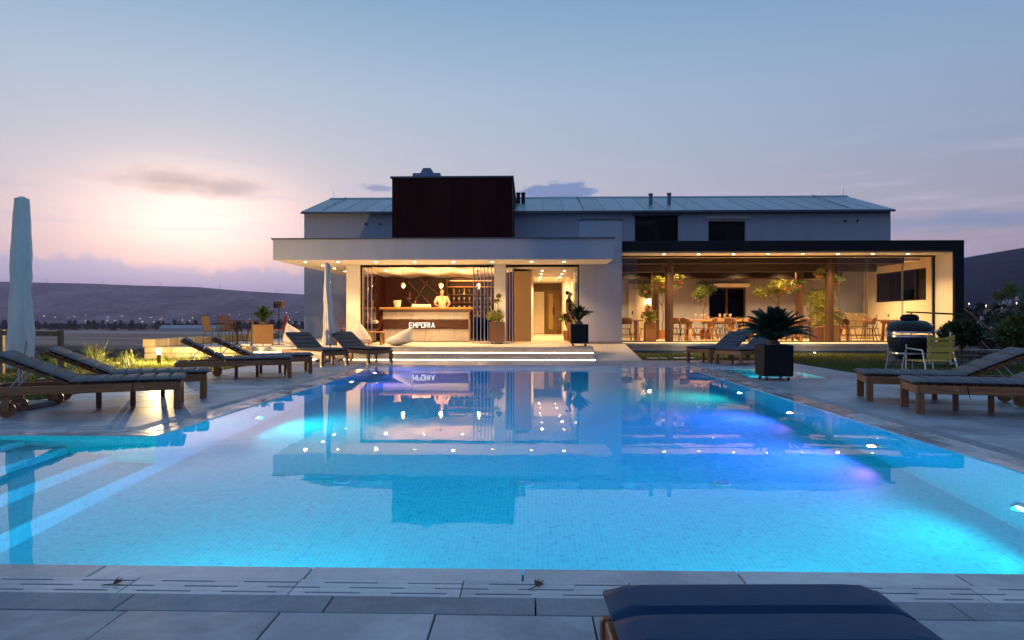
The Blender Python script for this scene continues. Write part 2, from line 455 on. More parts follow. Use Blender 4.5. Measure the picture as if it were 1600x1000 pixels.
def hr_z(X, Y):
    r = lerp_tab(X, [(300, 20), (1000, 120), (1640, 226), (1880, 275), (2400, 360), (3600, 470), (9000, 620)])
    t = sm(700, 2600, Y)*sm(200, 1500, X)
    gully = mnoise.ridged_multi_fractal(Vector((X*.0022, Y*.0016, 8.3)), 1.0, 2.1, 5, 1.0, 2.0)
    return PLAIN-4 + (r+22)*t*(1-.2*sm(2600, 5200, Y)) + (gully-1.2)*26*t*(1-t)*2.2 + fbm(X, Y, .002, 4)*5*t
def grid_obj(name, fn, x0, x1, nx, y0, y1, ny, mat):
    mb = MB()
    for i in range(nx+1):
        for j in range(ny+1):
            X = x0+(x1-x0)*i/nx; Y = y0+(y1-y0)*(j/ny); mb.v.append((X, Y, fn(X, Y)))
    for i in range(nx):
        for j in range(ny):
            a = i*(ny+1)+j; mb.f.append((a, a+ny+1, a+ny+2, a+1)); mb.m.append(0)
    return struct(mb.build(name, mat, smooth='all'))
grid_obj('mountain_ridge', hl_z, -14000, 5000, 230, 4000, 9000, 46, mountain_mat('dry_mountain', (.065, .045, .05), (.27, .18, .17), .0022))
grid_obj('mountain_slope', hr_z, 200, 9000, 190, 700, 5200, 60, mountain_mat('scrub_mountain', (.008, .014, .02), (.035, .045, .055), .006))

# ------------------------------------------------------------------ pool
PX0, PX1, PY0, PY1 = -3.55, 3.55, 3.02, 15.9
AX0, AY1, DEPTH = -7.5, 6.39, 1.6
WZ = -.012
def mosaic():
    m = bpy.data.materials.new('glass_mosaic'); m.use_nodes = True; g = NT(m.node_tree)
    b = g.node('ShaderNodeBsdfPrincipled'); o = g.node('ShaderNodeOutputMaterial'); g.nt.links.new(b.outputs[0], o.inputs[0])
    p = g.vmul(g.pos(), (1/.034,)*3); X, Y, Z = g.sep(p)
    def fr(t): return (t.f('FRACT') - .5).f('ABSOLUTE')
    cell = g.comb((X+.01).f('FLOOR'), (Y+.01).f('FLOOR'), (Z+.01).f('FLOOR'))
    wn = g.white(cell)
    nrm = V(g.nt, g.node('ShaderNodeNewGeometry').outputs['Normal']); nx, ny, nz = g.sep(nrm)
    ax, ay, azz = nx.f('ABSOLUTE').step(.4, .6, 1, 0), ny.f('ABSOLUTE').step(.4, .6, 1, 0), nz.f('ABSOLUTE').step(.4, .6, 1, 0)
    gr = ((fr(X)*ax).f('MAXIMUM', fr(Y)*ay)).f('MAXIMUM', fr(Z)*azz).step(.40, .46)
    t = g.ramp(wn, [(0, (.025, .45, .55)), (.5, (.03, .51, .60)), (.9, (.05, .56, .64)), (.96, (.025, .38, .56)), (1, (.02, .34, .54))])
    g.put(b.inputs['Base Color'], g.mix(gr*.8, t, (.14, .60, .70)))
    b.inputs['Roughness'].default_value = .35
    return m
M_mos = mosaic()
mb = MB()
z0 = -DEPTH
mb.quad((PX0, PY0, z0), (PX1, PY0, z0), (PX1, PY1, z0), (PX0, PY1, z0))
mb.quad((PX1, PY0, z0), (PX1, PY1, z0), (PX1, PY1, 0-.03), (PX1, PY0, -.03))
mb.quad((PX0, PY1, z0), (PX1, PY1, z0), (PX1, PY1, -.03), (PX0, PY1, -.03))
mb.quad((PX0, AY1, z0), (PX0, PY1, z0), (PX0, PY1, -.03), (PX0, AY1, -.03))
mb.quad((AX0, AY1, z0), (PX0, AY1, z0), (PX0, AY1, -.03), (AX0, AY1, -.03))
mb.quad((AX0, PY0, z0), (PX1, PY0, z0), (PX1, PY0, -.03), (AX0, PY0, -.03))
mb.quad((AX0, PY0, z0), (AX0, AY1, z0), (AX0, AY1, -.03), (AX0, PY0, -.03))
basin = struct(mb.build('pool_basin', M_mos))
tops = [-1.26, -.93, -.60, -.27]
for k, t in enumerate(tops):
    a = PX0 - .42*k; b = PX0 - .42*(k+1) if k < 3 else AX0+.004
    MB().box(b, a, PY0+.004, AY1-.004, z0-.03, t, .012).build('pool_step', M_mos, basin)
def water_mat():
    m = bpy.data.materials.new('pool_water'); m.use_nodes = True; g = NT(m.node_tree)
    o = g.node('ShaderNodeOutputMaterial')
    rf = g.node('ShaderNodeBsdfRefraction'); rf.inputs['IOR'].default_value = 1.333; rf.inputs['Roughness'].default_value = 0
    rf.inputs[0].default_value = (.74, .97, 1, 1)
    gl = g.node('ShaderNodeBsdfGlossy'); gl.inputs['Roughness'].default_value = .0
    fr = g.node('ShaderNodeFresnel'); fr.inputs[0].default_value = 1.333
    p = g.pos()
    h = g.noise(p, 2.2, 2, .5)*.6 + g.noise(p, 7.0, 2, .5)*.12
    bp = g.bump(h, .055, .02)
    for n in (rf, gl, fr): g.put(n.inputs['Normal'], bp)
    mx = g.node('ShaderNodeMixShader'); g.nt.links.new(fr.outputs[0], mx.inputs[0])
    g.nt.links.new(rf.outputs[0], mx.inputs[1]); g.nt.links.new(gl.outputs[0], mx.inputs[2]); g.nt.links.new(mx.outputs[0], o.inputs[0])
    return m
M_water = water_mat()
mb = MB()
mb.add([(AX0, PY0, WZ), (PX0, PY0, WZ), (PX1, PY0, WZ), (PX1, PY1, WZ), (PX0, PY1, WZ), (PX0, AY1, WZ), (AX0, AY1, WZ)],
       [(0, 1, 5, 6), (1, 2, 3, 4, 5)])
wo_ = mb.build('pool_water', M_water); struct(wo_)
def face_up(o):
    for p in o.data.polygons:
        if p.normal.z < 0: o.data.flip_normals(); break
face_up(wo_)
# floor inlets
for i, (X, Y, t) in enumerate([(-1.75, 6.3, 'left'), (-.05, 6.3, 'middle'), (1.75, 6.3, 'right'), (1.9, 11.0, 'far right'), (1.9, 8.6, 'second row right')]):
    o = thing('floor_inlet', f'{t} round white inlet plate on the pool floor', 'pool inlet', (X, Y, -DEPTH), 0, 'inlets in the pool floor')
    MB().lathe([(.062, .002), (.082, .002), (.082, .012), (.062, .015), (.062, .002)], 24).build('rim', pbr('white_plastic', (.35, .6, .7), .4), o, True)
    MB().lathe([(.0, .003), (.055, .003), (.055, .01), (.0, .012)], 20).build('grille', pbr('grey_plastic', (.12, .45, .6), .4), o, True)

CY, PU, GR = (.0, .86, .93), (.52, .14, 1.0), (.35, 1.0, .72)
def pool_light(X, Y, Z, dx, dy, col, power, label):
    o = thing('pool_light', label, 'pool light', (X, Y, Z), math.atan2(dy, dx), 'lights in the pool walls')
    rim = MB(); rim.tube([(.002, 0, 0), (.03, 0, 0)], [.115, .10], 24); rim.build('rim', M_chrome, o, True)
    e = emit('pool_lens_%d' % (int(col[0]*100)), tuple(.6*c+.4 for c in col), 6.0)
    MB().tube([(.02, 0, 0), (.036, 0, 0)], [.065, .05], 20).build('lens', e, o, True)
    lamp('pool_lamp', 'SPOT', (.06, 0, 0), power*.82, col, o, .03, (0, R(-100), 0), 1.0, 172)
for Y, c, p, l in [(5.0, CY, 95, 'nearest cyan pool light on the right wall'), (7.1, PU, 380, 'nearest violet pool light on the right wall'),
                   (9.3, PU, 360, 'farther violet pool light on the right wall'), (11.5, GR, 130, 'greenish white pool light farthest along the right wall')]:
    pool_light(PX1-.002, Y, -1.05, -1, 0, c, p, l)
for Y, c, p, l in [(8.7, CY, 230, 'cyan pool light under the left edge by the loungers'), (13.2, PU, 170, 'nearer violet pool light near the far left corner'),
                   (15.2, PU, 130, 'farther violet pool light near the far left corner')]:
    pool_light(PX0+.002, Y, -1.05, 1, 0, c, p, l)
pool_light(-5.6, PY0+.002, -.45+.3, 0, 1, CY, 190, 'cyan light at the shallow steps of the pool')
pool_light(-1.7, PY0+.002, -1.0, 0, 1, CY, 290, 'left unseen cyan fill light added in the near wall')  # unseen lamps added in this wall to brighten the pool floor
pool_light(1.7, PY0+.002, -1.0, 0, 1, CY, 200, 'right unseen cyan fill light added in the near wall')  # second added lamp, out of sight below the camera

# spa
SX0, SX1, SY0, SY1 = 4.2, 5.62, 13.1, 15.35
mb = MB(); zs = -.9
mb.quad((SX0, SY0, zs), (SX1, SY0, zs), (SX1, SY1, zs), (SX0, SY1, zs))
for a, b in (((SX0, SY0), (SX1, SY0)), ((SX1, SY0), (SX1, SY1)), ((SX1, SY1), (SX0, SY1)), ((SX0, SY1), (SX0, SY0))):
    mb.quad((*a, zs), (*b, zs), (*b, -.02), (*a, -.02))
spa = struct(mb.build('spa_basin', M_mos))
MB().box(SX1-.45, SX1-.003, SY0+.003, SY1-.003, zs+.002, -.45, .01).build('spa_bench', M_mos, spa)
mb = MB(); mb.quad((SX0, SY0, WZ), (SX1, SY0, WZ), (SX1, SY1, WZ), (SX0, SY1, WZ)); sw_ = struct(mb.build('spa_water', M_water)); face_up(sw_)
pool_light(SX0+.003, 14.2, -.5, 1, 0, CY, 110, 'cyan light in the small spa pool')

# ------------------------------------------------------------------ deck
def stone(name, c1, c2, rough, bs, bump=.3, wet=False, sp=.35):
    m = bpy.data.materials.new(name); m.use_nodes = True; g = NT(m.node_tree)
    b = g.node('ShaderNodeBsdfPrincipled'); o = g.node('ShaderNodeOutputMaterial'); g.nt.links.new(b.outputs[0], o.inputs[0])
    p = g.pos(); n = g.noise(p, 1.7, 6, .62, .6); n2 = g.noise(p, 14, 4, .6); n3 = g.noise(p, .45, 3)
    r = g.rnd()
    k = (r-.5)*.32 + (n2-.5)*.55 + (g.noise(p, 150, 3, .7)-.5)*sp + 1.0
    col = g.mix((n*.75 + n3*.25).step(.36, .64), c1, c2)
    g.put(b.inputs['Base Color'], g.mix(1.0, g.comb(k, k, k), col, 'MULTIPLY'))
    if wet:
        wt = g.noise(p, 1.1, 4, .6, .4).step(.32, .58)
        g.put(b.inputs['Roughness'], wt*-.42 + .48)
        g.put(b.inputs['Normal'], g.bump(g.noise(p, bs, 3)*(wt*-.8+1.0), bump, .003))
    else:
        g.put(b.inputs['Roughness'], (n-.5)*.25 + (n3-.5)*.3 + rough)
        g.put(b.inputs['Normal'], g.bump(g.noise(p, bs, 4, .65), bump, .003))
    return m
M_tile = stone('porcelain_deck', (.21, .225, .255), (.38, .40, .425), .45, 90, .3)
M_band = stone('bush_hammered_band', (.21, .22, .24), (.30, .31, .33), .7, 240, .9, sp=1.1)
M_cop = stone('wet_coping', (.36, .35, .37), (.46, .45, .46), .3, 60, .12, True)
M_grate = stone('grate_stone', (.40, .395, .41), (.50, .49, .50), .5, 120, .3, True)
M_void = pbr('drain_channel', (.02, .02, .022), .7)
deck = struct(MB().box(-8.2, 6.62, -4, 2.54, -.30, -.045).build('deck', M_void))
for r in [(4.03, 6.62, 2.54, 13.0), (5.72, 6.62, 13.0, 15.5), (4.03, 6.62, 15.5, 18.4), (-6.7, -4.03, 6.87, 18.4), (-4.03, 4.03, 16.38, 18.4), (-8.2, -6.7, 6.88, 7.0), (-7.5, 4.03, 2.541, 3.0), (3.57, 4.029, 3.001, 16.379), (-4.029, -3.57, 6.41, 16.379), (-8.2, -4.03, 6.41, 6.869), (-3.569, 3.569, 15.92, 16.379)]:
    MB().box(r[0], r[1], r[2], r[3], -.30, -.045).build('deck_bed', M_void, deck)
CACHE = {}
def slab(name, x0, x1, y0, y1, top, mat, th=.04, gap=.006, bev=.003, lift=.0015):
    w_, d_ = round(x1-x0-gap, 4), round(y1-y0-gap, 4); key = (name, w_, d_, mat.name)
    if key not in CACHE: CACHE[key] = MB().box(-w_/2, w_/2, -d_/2, d_/2, -th, 0, bev).mesh(name, mat)
    return link(name, CACHE[key], deck, ((x0+x1)/2, (y0+y1)/2, top + random.uniform(-lift, lift)))
def tile_area(x0, x1, y0, y1, tx, ty, ox=0.0, oy=0.0):
    """whole tiles on a common grid, cut at the area's edges"""
    i0 = math.floor((x0-ox)/tx + 1e-6); i1 = math.ceil((x1-ox)/tx - 1e-6)
    j0 = math.floor((y0-oy)/ty + 1e-6); j1 = math.ceil((y1-oy)/ty - 1e-6)
    for i in range(i0, i1):
        for j in range(j0, j1):
            a, b = max(x0, ox+i*tx), min(x1, ox+(i+1)*tx); c, d = max(y0, oy+j*ty), min(y1, oy+(j+1)*ty)
            if b-a > .03 and d-c > .03: slab('deck_tile', a, b, c, d, 0, M_tile)
T = .585
tile_area(-4.1, 4.6, .78, 2.54, T, T, .23, 2.54)
tile_area(4.03, 6.62, 2.54, 13.0, 2*T, T, 4.03, 2.54)
tile_area(5.72, 6.62, 13.0, 15.5, 2*T, T, 4.03, 2.54)
tile_area(4.03, 6.62, 15.5, 18.4, 2*T, T, 4.03, 2.54)
tile_area(-6.7, -4.03, 6.87, 18.4, 2*T, T, -4.03, 2.54)
tile_area(-4.03, 4.03, 16.38, 18.4, 2*T, T, -4.03, 2.54)
# border rows: coping, slotted grate, hammered band
GL = .702
def grate_mesh(L, vertical):
    mb = MB(); w_ = .17; hw = w_/2; zt_, zb = 0, -.035
    rows = [-.052, 0.0, .052]; sw = .012
    bars = [(-hw, rows[0]-sw/2), (rows[0]+sw/2, rows[1]-sw/2), (rows[1]+sw/2, rows[2]-sw/2), (rows[2]+sw/2, hw)]
    for a, b in bars: mb.box(-L/2, L/2, a, b, zb, zt_, .002)
    for k, r in enumerate(rows):
        ph = (.0, .17, .05)[k]; xx = -L/2; cuts = []
        s = -L/2 + .06 + ph - .35
        while s < L/2:
            cuts.append((s, s+.225)); s += .35
        pos_ = -L/2
        for a, b in cuts:
            a2, b2 = max(a, -L/2), min(b, L/2)
            if b2 <= -L/2 or a2 >= L/2: continue
            if a2 - pos_ > .004: mb.box(pos_, a2, r-sw/2, r+sw/2, zb, zt_-.0004)
            pos_ = b2
        if L/2 - pos_ > .004: mb.box(pos_, L/2, r-sw/2, r+sw/2, zb, zt_-.0004)
    if vertical: mb.v = [(-y, x, z) for x, y, z in mb.v]
    return mb.mesh('drain_grate', M_grate)
def row(kind, a0, a1, c0, c1, L, vertical, off=0.0):
    """pieces along an axis from a0 to a1, across c0..c1"""
    n = max(1, round((a1-a0)/L)); st = (a1-a0)/n
    for k in range(n):
        p, q = a0+k*st, a0+(k+1)*st
        if kind == 'drain_grate':
            key = ('g', round(st, 3), vertical)
            if key not in CACHE: CACHE[key] = grate_mesh(st-.004, vertical)
            loc = ((p+q)/2, (c0+c1)/2, -.001) if not vertical else ((c0+c1)/2, (p+q)/2, -.001)
            link(kind, CACHE[key], deck, loc)
        else:
            mat = M_cop if kind == 'coping_stone' else M_band
            if vertical: slab(kind, c0, c1, p, q, -.003 if kind == 'coping_stone' else 0, mat, lift=.0006)
            else: slab(kind, p, q, c0, c1, -.003 if kind == 'coping_stone' else 0, mat, lift=.0006)
B1, B2, B3 = .15, .32, .48
for kind, a, b, L in (('coping_stone', 0, B1, .9), ('drain_grate', B1, B2, GL), ('edge_band', B2, B3, .82)):
    row(kind, AX0+.3 if kind != 'coping_stone' else AX0, PX1+b, PY0-b, PY0-a, L, False)                      # near edge
    row(kind, PY0-a, PY1+b if kind != 'x' else 0, PX1+a, PX1+b, L, True)                                     # right edge
    row(kind, AY1+a, PY1+a, PX0-b, PX0-a, L, True)                                                           # left edge
    row(kind, AX0, PX0-b, AY1+a, AY1+b, L, False)                                                            # alcove edge
    row(kind, PX0-b, PX1+a, PY1+a, PY1+b, L, False)                                                          # far edge
# spa surround
row('coping_stone', 13.0-.05, 15.5, 4.035, SX0, .8, True); row('coping_stone', 13.0-.05, 15.5, SX1, 5.72, .8, True)
row('coping_stone', SX0, SX1, 12.95, SY0, .7, False); row('coping_stone', SX0, SX1, SY1, 15.5, .7, False)
# fallen leaves on the grate
for i, (X, Y, a) in enumerate([(-1.73, 2.78, .3), (.02, 2.80, .8)]):
    mb = MB()
    for k in range(5):
        an = a + (k-2)*.35; l = .03 + .012*(2-abs(k-2))
        p = Vector((0, 0, .004)); q = p + Vector((math.cos(an)*l, math.sin(an)*l, .006+.004*k)); s = Vector((-math.sin(an), math.cos(an), .3))*.006
        mb.add([p, (p+q)/2+s, q, (p+q)/2-s], [(0, 1, 2, 3)])
    mb.tube([(0, 0, .004), (-.04*math.cos(a), -.04*math.sin(a), .003)], .0018, 5)
    tag(mb.build('dry_leaf', pbr('dry_leaf', (.10, .05, .03), .8), loc=(X, Y, .001)),
        ['dry curled leaf on the slotted grate at the left', 'dry curled leaf on the slotted grate near the middle'][i], 'leaf', 'leaves on the pool grate')
# ------------------------------------------------------------------ terrace and steps
ZT = .324
M_terr = stone('terrace_stone', (.42, .37, .31), (.52, .47, .40), .55, 120, .25)
M_led = emit('led_strip', (1, .68, .34), 12.0, True)
terr = struct(MB().box(-10.4, 1.75, 19.0, 28.46, -.05, ZT-.03).build('terrace', M_terr))
M_nose = stone('step_stone', (.40, .36, .31), (.50, .45, .39), .5, 150, .3)
def step_slabs(z, y0, y1, x0, x1, L, par):
    n = round((x1-x0)/L); st = (x1-x0)/n
    for k in range(n): MB().box(x0+k*st+.002, x0+(k+1)*st-.002, y0, y1, z-.03, z, .004).build('paving_slab', M_nose, par)
step_slabs(ZT, 18.97, 20.2, -7.8, 1.75, .955, terr)
MB().box(-7.8, 1.75, 20.2, 28.46, ZT-.03, ZT-.001).build('terrace_floor', M_terr, terr)
MB().box(-10.4, -7.8, 19.0, 28.46, ZT-.03, ZT-.001).build('terrace_floor', M_terr, terr)
MB().box(-7.8, 1.75, 18.39, 18.998, -.05, .132).build('lower_step', M_terr, terr)
step_slabs(.162, 18.36, 18.998, -7.8, 1.75, .955, terr)
for zz, yy, i in ((.166, 18.985, 0), (.004, 18.375, 1)):
    s = thing('led_strip', ['warm glowing light strip along the foot of the upper terrace step', 'warm glowing light strip along the foot of the lower terrace step'][i], 'light strip', (-3.0, yy, zz), 0, 'light strips of the terrace steps')
    MB().box(-4.78, 4.74, -.012, .0, 0, .015).build('diffuser', M_led, s)
    MB().box(-4.78, 4.74, .0005, .006, -.0005, .028).build('channel', M_chrome, s)
# ramp beside the steps
mb = MB(); mb.prism([(18.4, -.04), (18.4, .002), (21.8, ZT), (21.8, -.04)], 0, 1.753, 3.0)
struct(mb.build('ramp', M_terr))
# stone blocks of the retaining wall and the low parapet at the terrace's left
M_lime = stone('limestone_block', (.38, .27, .14), (.52, .40, .24), .85, 40, 1.0)
rw = thing('retaining_wall', 'retaining wall of large yellow limestone blocks at the left of the terrace', 'wall', (-9.1, 18.9, 0))
rnd = random.Random(3)
def block_row(y0, y1, z0, z1, x0, x1, along_y=False):
    a = x0
    while a < x1-.05:
        L = min(rnd.uniform(.45, .95), x1-a)
        if x1-a-L < .2: L = x1-a
        j = lambda s=.012: rnd.uniform(-s, s)
        if along_y: b = MB().box(y0+j()+9.1, y1+j()+9.1, a+.006-18.9, a+L-.006-18.9, z0+.004, z1-.004+j(.006), .022)
        else: b = MB().box(a+.006+9.1, a+L-.006+9.1, y0+j()-18.9, y1+j()-18.9, z0+.004, z1-.004+j(.006), .022)
        b.build('stone_block', M_lime, rw); a += L
block_row(18.6, 18.99, -.05, .16, -10.7, -7.82); block_row(18.6, 18.99, .16, ZT+.01, -10.7, -7.82)
block_row(-10.75, -10.42, -.05, .16, 19.0, 28.0, True); block_row(-10.75, -10.42, .16, ZT, 19.0, 28.0, True)
block_row(-10.75, -10.42, ZT, .56, 18.62, 28.0, True); block_row(24.6, 24.95, ZT, .60, -10.42, -9.6)

# ------------------------------------------------------------------ wall helper
def wall_holes(mb, u0, u1, z0, z1, holes, place, t):
    """a wall of thickness t with rectangular openings; place(u, z, d) gives the 3-D point at depth d"""
    us = sorted({u0, u1, *[h[0] for h in holes], *[h[1] for h in holes]}); zs = sorted({z0, z1, *[h[2] for h in holes], *[h[3] for h in holes]})
    inside = lambda a, b: any(h[0] <= a <= h[1] and h[2] <= b <= h[3] for h in holes)
    for a, b in zip(us, us[1:]):
        for c, d in zip(zs, zs[1:]):
            if inside((a+b)/2, (c+d)/2): continue
            for dd in (0, t): mb.quad(place(a, c, dd), place(b, c, dd), place(b, d, dd), place(a, d, dd))
    for h in holes:
        for (a, c), (b, d) in (((h[0], h[2]), (h[1], h[2])), ((h[1], h[2]), (h[1], h[3])), ((h[1], h[3]), (h[0], h[3])), ((h[0], h[3]), (h[0], h[2]))):
            mb.quad(place(a, c, 0), place(b, d, 0), place(b, d, t), place(a, c, t))
    for (a, c), (b, d) in (((u0, z0), (u1, z0)), ((u1, z0), (u1, z1)), ((u1, z1), (u0, z1)), ((u0, z1), (u0, z0))):
        mb.quad(place(a, c, 0), place(b, d, 0), place(b, d, t), place(a, c, t))
# ------------------------------------------------------------------ main house
HX0, HX1, HY, HYB, EAVE = -9.53, 14.81, 28.5, 36.6, 5.57
house = thing('house', 'long white two-storey house with a low grey metal roof behind the pool', 'house', (2.6, 32.5, 0))
def hb(mb, name, mat, par=None, smooth=False):
    o = mb.build(name, mat, par or house, smooth)
    if par is None: o.matrix_parent_inverse = Matrix.Translation((-2.6, -32.5, 0))
    return o
def hold(root):
    """parts given in world coordinates under a thing that stands elsewhere"""
    L = Matrix.Translation(-root.location)
    def f(mb, name, mat, par=None, smooth=False):
        if par is None: mb.v = [tuple(Vector(p) - root.location) for p in mb.v]; return mb.build(name, mat, root, smooth)
        mb.v = [tuple(Vector(p) - root.location) for p in mb.v]; return mb.build(name, mat, par, smooth)
    return f
hb = hold(house)
UPW = [(4.33, 6.13, 3.9, 5.40), (7.37, 8.89, 3.9, 5.16)]
BKW = [(7.39, 8.92, 1.15, 2.43), (11.64, 12.21, 1.65, 2.34)]
DOORH = (.0, 1.72, ZT, 3.02)
mb = MB(); wall_holes(mb, HX0, HX1, -.1, EAVE-.02, UPW+BKW+[DOORH], lambda u, z, d: (u, HY+d, z), .3); front = hb(mb, 'front_wall', M_stucco)
mb = MB()
mb.box(HX0, HX0+.3, HY+.301, HYB, -.1, EAVE-.02); hb(mb, 'left_wall', M_stucco)
mb = MB(); mb.box(HX1-.3, HX1, HY+.301, HYB, -.1, EAVE-.02); hb(mb, 'right_wall', M_stucco)
mb = MB(); mb.box(HX0+.301, HX1-.301, HYB-.3, HYB, -.1, EAVE-.02); hb(mb, 'back_wall', M_stucco)
for X in (HX0, HX1-.3):
    mb = MB(); mb.prism([(HY+.004, EAVE-.02), (HYB-.004, EAVE-.02), (32.5, 6.78)], 0, X+.002, X+.298); hb(mb, 'gable', M_stucco)
# roof: metal sheets with folded seams
M_roof = pbr('zinc_sheet', (.30, .33, .37), .42, metal=.75, var=.16, vs=1.2, rndvar=.12, rvar=.1, bump=.15, bs=12, bd=.01)
M_trim = pbr('grey_trim', (.10, .10, .12), .45, metal=.4)
mb = MB(); ov = .22
ez = EAVE + .0; rz_ = 6.86
mb.prism([(HY-ov, ez-.06), (32.5, rz_-.06), (HYB+ov, ez-.06), (HYB+ov, ez-.0), (32.5, rz_), (HY-ov, ez)], 0, HX0-.02, HX1+.02)
roof = hb(mb, 'roof', M_trim)
npan = 29; st = (HX1-HX0+.1)/npan
for k in range(npan):
    x0 = HX0-.05+k*st
    for sgn, (ya, za), (yb, zb) in ((1, (HY-ov-.02, ez+.004), (32.48, rz_+.002)), (-1, (HYB+ov+.02, ez+.004), (32.52, rz_+.002))):
        if sgn < 0 and k % 3: continue
        w3 = st if sgn > 0 else st*3
        mb = MB(); mb.prism([(ya, za), (yb, zb), (yb, zb+.02), (ya, za+.02)], 0, x0+.004, min(x0+w3-.004, HX1+.05))
        if sgn > 0: mb.prism([(ya, za+.0205), (yb, zb+.0205), (yb, zb+.032), (ya, za+.032)], 0, x0+.004, x0+.018)
        hb(mb, 'roof_sheet', M_roof, roof)
mb = MB(); mb.prism([(32.28, rz_-.02), (32.5, rz_+.06), (32.72, rz_-.02), (32.5, rz_+.075)], 0, HX0-.06, HX1+.06); hb(mb, 'ridge_cap', M_roof, roof)
mb = MB(); mb.box(HX0-.05, HX1+.05, HY-ov-.07, HY-ov-.025, ez-.07, ez+.012); hb(mb, 'eave_trim', M_trim, roof)
for X in (HX0+.75, HX0+3.7, 13.2, 1.2+1.0):
    mb = MB()
    for k in range(7):
        t = (k+.5)/7; mb.cyl((X, HY+(32.5-HY)*t, ez+(rz_-ez)*t+.04), (X, HY+(32.5-HY)*t, ez+(rz_-ez)*t+.11), .012, n=6)
    mb.tube([(X, HY+.1, ez+.14), (X, 32.4, rz_+.1)], .008, 5); hb(mb, 'lightning_wire', M_black, roof)
# dark block with the chimney hood
M_maroon = pbr('dark_maroon_cladding', (.038, .006, .004), .8, var=.25, vs=.8, rndvar=.25, spec=.12)
blk = hb(MB().box(-5.08, -.70, 25.03, 30.5, 3.0, 6.28), 'roof_block', M_black)
for k in range(8):
    a = -5.1 + k*.5525
    hb(MB().box(a+.003, a+.5495, 25.0, 25.028, 3.2, 6.30, .003), 'cladding_panel', M_maroon, blk)
for k in range(9):
    a = 25.05+k*.6
    hb(MB().box(-.698, -.672, a+.003, a+.597, 3.2, 6.30, .003), 'cladding_panel', M_maroon, blk)
hb(MB().box(-5.16, -.62, 24.96, 30.55, 6.302, 6.36), 'parapet_cap', M_trim, blk)
mb = MB(); mb.prism([(-4.56, 6.362), (-3.40, 6.362), (-3.46, 6.70), (-3.72, 6.70), (-3.82, 6.89), (-4.11, 6.89), (-4.21, 6.70), (-4.50, 6.70)], 1, 26.0, 27.0)
hb(mb, 'chimney_hood', pbr('hood_steel', (.16, .2, .3), .4, metal=.6), blk)
# upper windows
for i, (a, b, c, d) in enumerate(UPW+BKW):
    fm = M_black if i < 2 else M_brownm; y = HY+.16
    hb(MB().box(a+.002, b-.002, y+.03, y+.045, c+.002, d-.002), 'dark_backing', pbr('dark_room', (.006, .006, .007), .8))  # black sheet stands in for the shade of the room behind the glass
    mb = MB(); fw = .06
    mb.box(a+.003, a+fw, y-.03, y+.03, c+.003, d-.003, .004); mb.box(b-fw, b-.003, y-.03, y+.03, c+.003, d-.003, .004)
    mb.box(a+fw, b-fw, y-.03, y+.03, d-fw, d-.003, .004); mb.box(a+fw, b-fw, y-.03, y+.03, c+.003, c+fw, .004)
    if i < 3: mb.box((a+b)/2-.045, (a+b)/2+.045, y-.028, y+.028, c+fw, d-fw, .004)
    wf = hb(mb, 'window', fm)
    for p0, p1 in (((a+fw, (a+b)/2-.045), ((a+b)/2+.045, b-fw)) if i < 3 else ((a+fw, b-fw),)):
        hb(MB().box(p0, p1, y-.004, y+.004, c+fw, d-fw), 'pane', M_glassd if i < 3 else glass('blue_window_glass', (.3, .34, .42), 2.0), wf)
# reveals over the windows, their lit look put into the cream colour
for (a, b, zt_, nm) in ((7.33, 8.93, 5.165, 'window_hood'), (7.35, 8.96, 2.435, 'window_hood')):
    mb = MB(); mb.prism([(HY-.002, zt_), (HY-.16, zt_+.13), (HY-.16, zt_+.15), (HY-.002, zt_+.15)], 0, a-.08, b+.08); hb(mb, nm, M_cream)
hb(MB().box(4.25, 6.2, HY-.12, HY-.002, 5.41, 5.50, .005), 'window_hood', M_trim)
for X, zz in ((12.94, 5.16), (13.46, 5.16), (-6.9, 5.1), (-6.31, 5.1)):
    mb = MB(); mb.tube([(X, HY-.025, zz), (X, HY+.02, zz)], .07, 16); v = hb(mb, 'wall_vent', pbr('vent_grey', (.3, .3, .32), .5), None, True)
    hb(MB().tube([(X, HY-.028, zz), (X, HY-.02, zz)], .048, 14), 'vent_mouth', M_black, v)
for X, Yp, zt_ in ((-.55, 30.6, 6.78), (-.33, 30.6, 6.78), (5.25, 30.0, 6.60), (6.05, 30.0, 6.62)):
    mb = MB(); mb.cyl((X, Yp, 5.9), (X, Yp, zt_-.09), .085, n=16); mb.cyl((X, Yp, zt_-.089), (X, Yp, zt_), .10, n=16); hb(mb, 'flue_pipe', M_black if X < 3 else pbr('zinc_pipe', (.12, .15, .2), .4, metal=.5), None, True)
for X in (HX0+.1, HX1-.1):
    mb = MB(); mb.tube([(X-.3 if X > 0 else X, 32.5, rz_+.06), (X, 32.5, rz_+.08), (X, 32.5, rz_+.5)], [.012, .012, .006], 6); hb(mb, 'lightning_rod', M_chrome)
# corridor behind the doorway
M_tan = pbr('tan_panel', (.36, .24, .11), .6, var=.06, vs=1.5)
mb = MB(); mb.box(.02, .12, HY+.31, 36.0, ZT, 3.0); mb.box(1.62, 1.72, HY+.31, 36.0, ZT, 3.0); hb(mb, 'corridor_wall', M_cream)
hb(MB().box(-.1, 1.85, 22.3, 36.2, ZT-.0025, ZT+.004), 'corridor_floor', pbr('cream_tiles', (.62, .52, .40), .35, var=.08))
hb(MB().box(.0, 1.75, HY+.31, 36.2, 3.001, 3.1), 'corridor_ceiling', M_cream)
hb(MB().box(.122, 1.618, 36.0, 36.1, ZT, 3.0), 'corridor_end', pbr('dark_tan', (.16, .09, .04), .6))
hb(MB().box(.125, .72, 35.94, 35.996, ZT+.02, 2.55), 'lit_opening_panel', pbr('pale_cream', (.85, .76, .58), .7))  # solid pale panel, the light of an opening is put into its colour
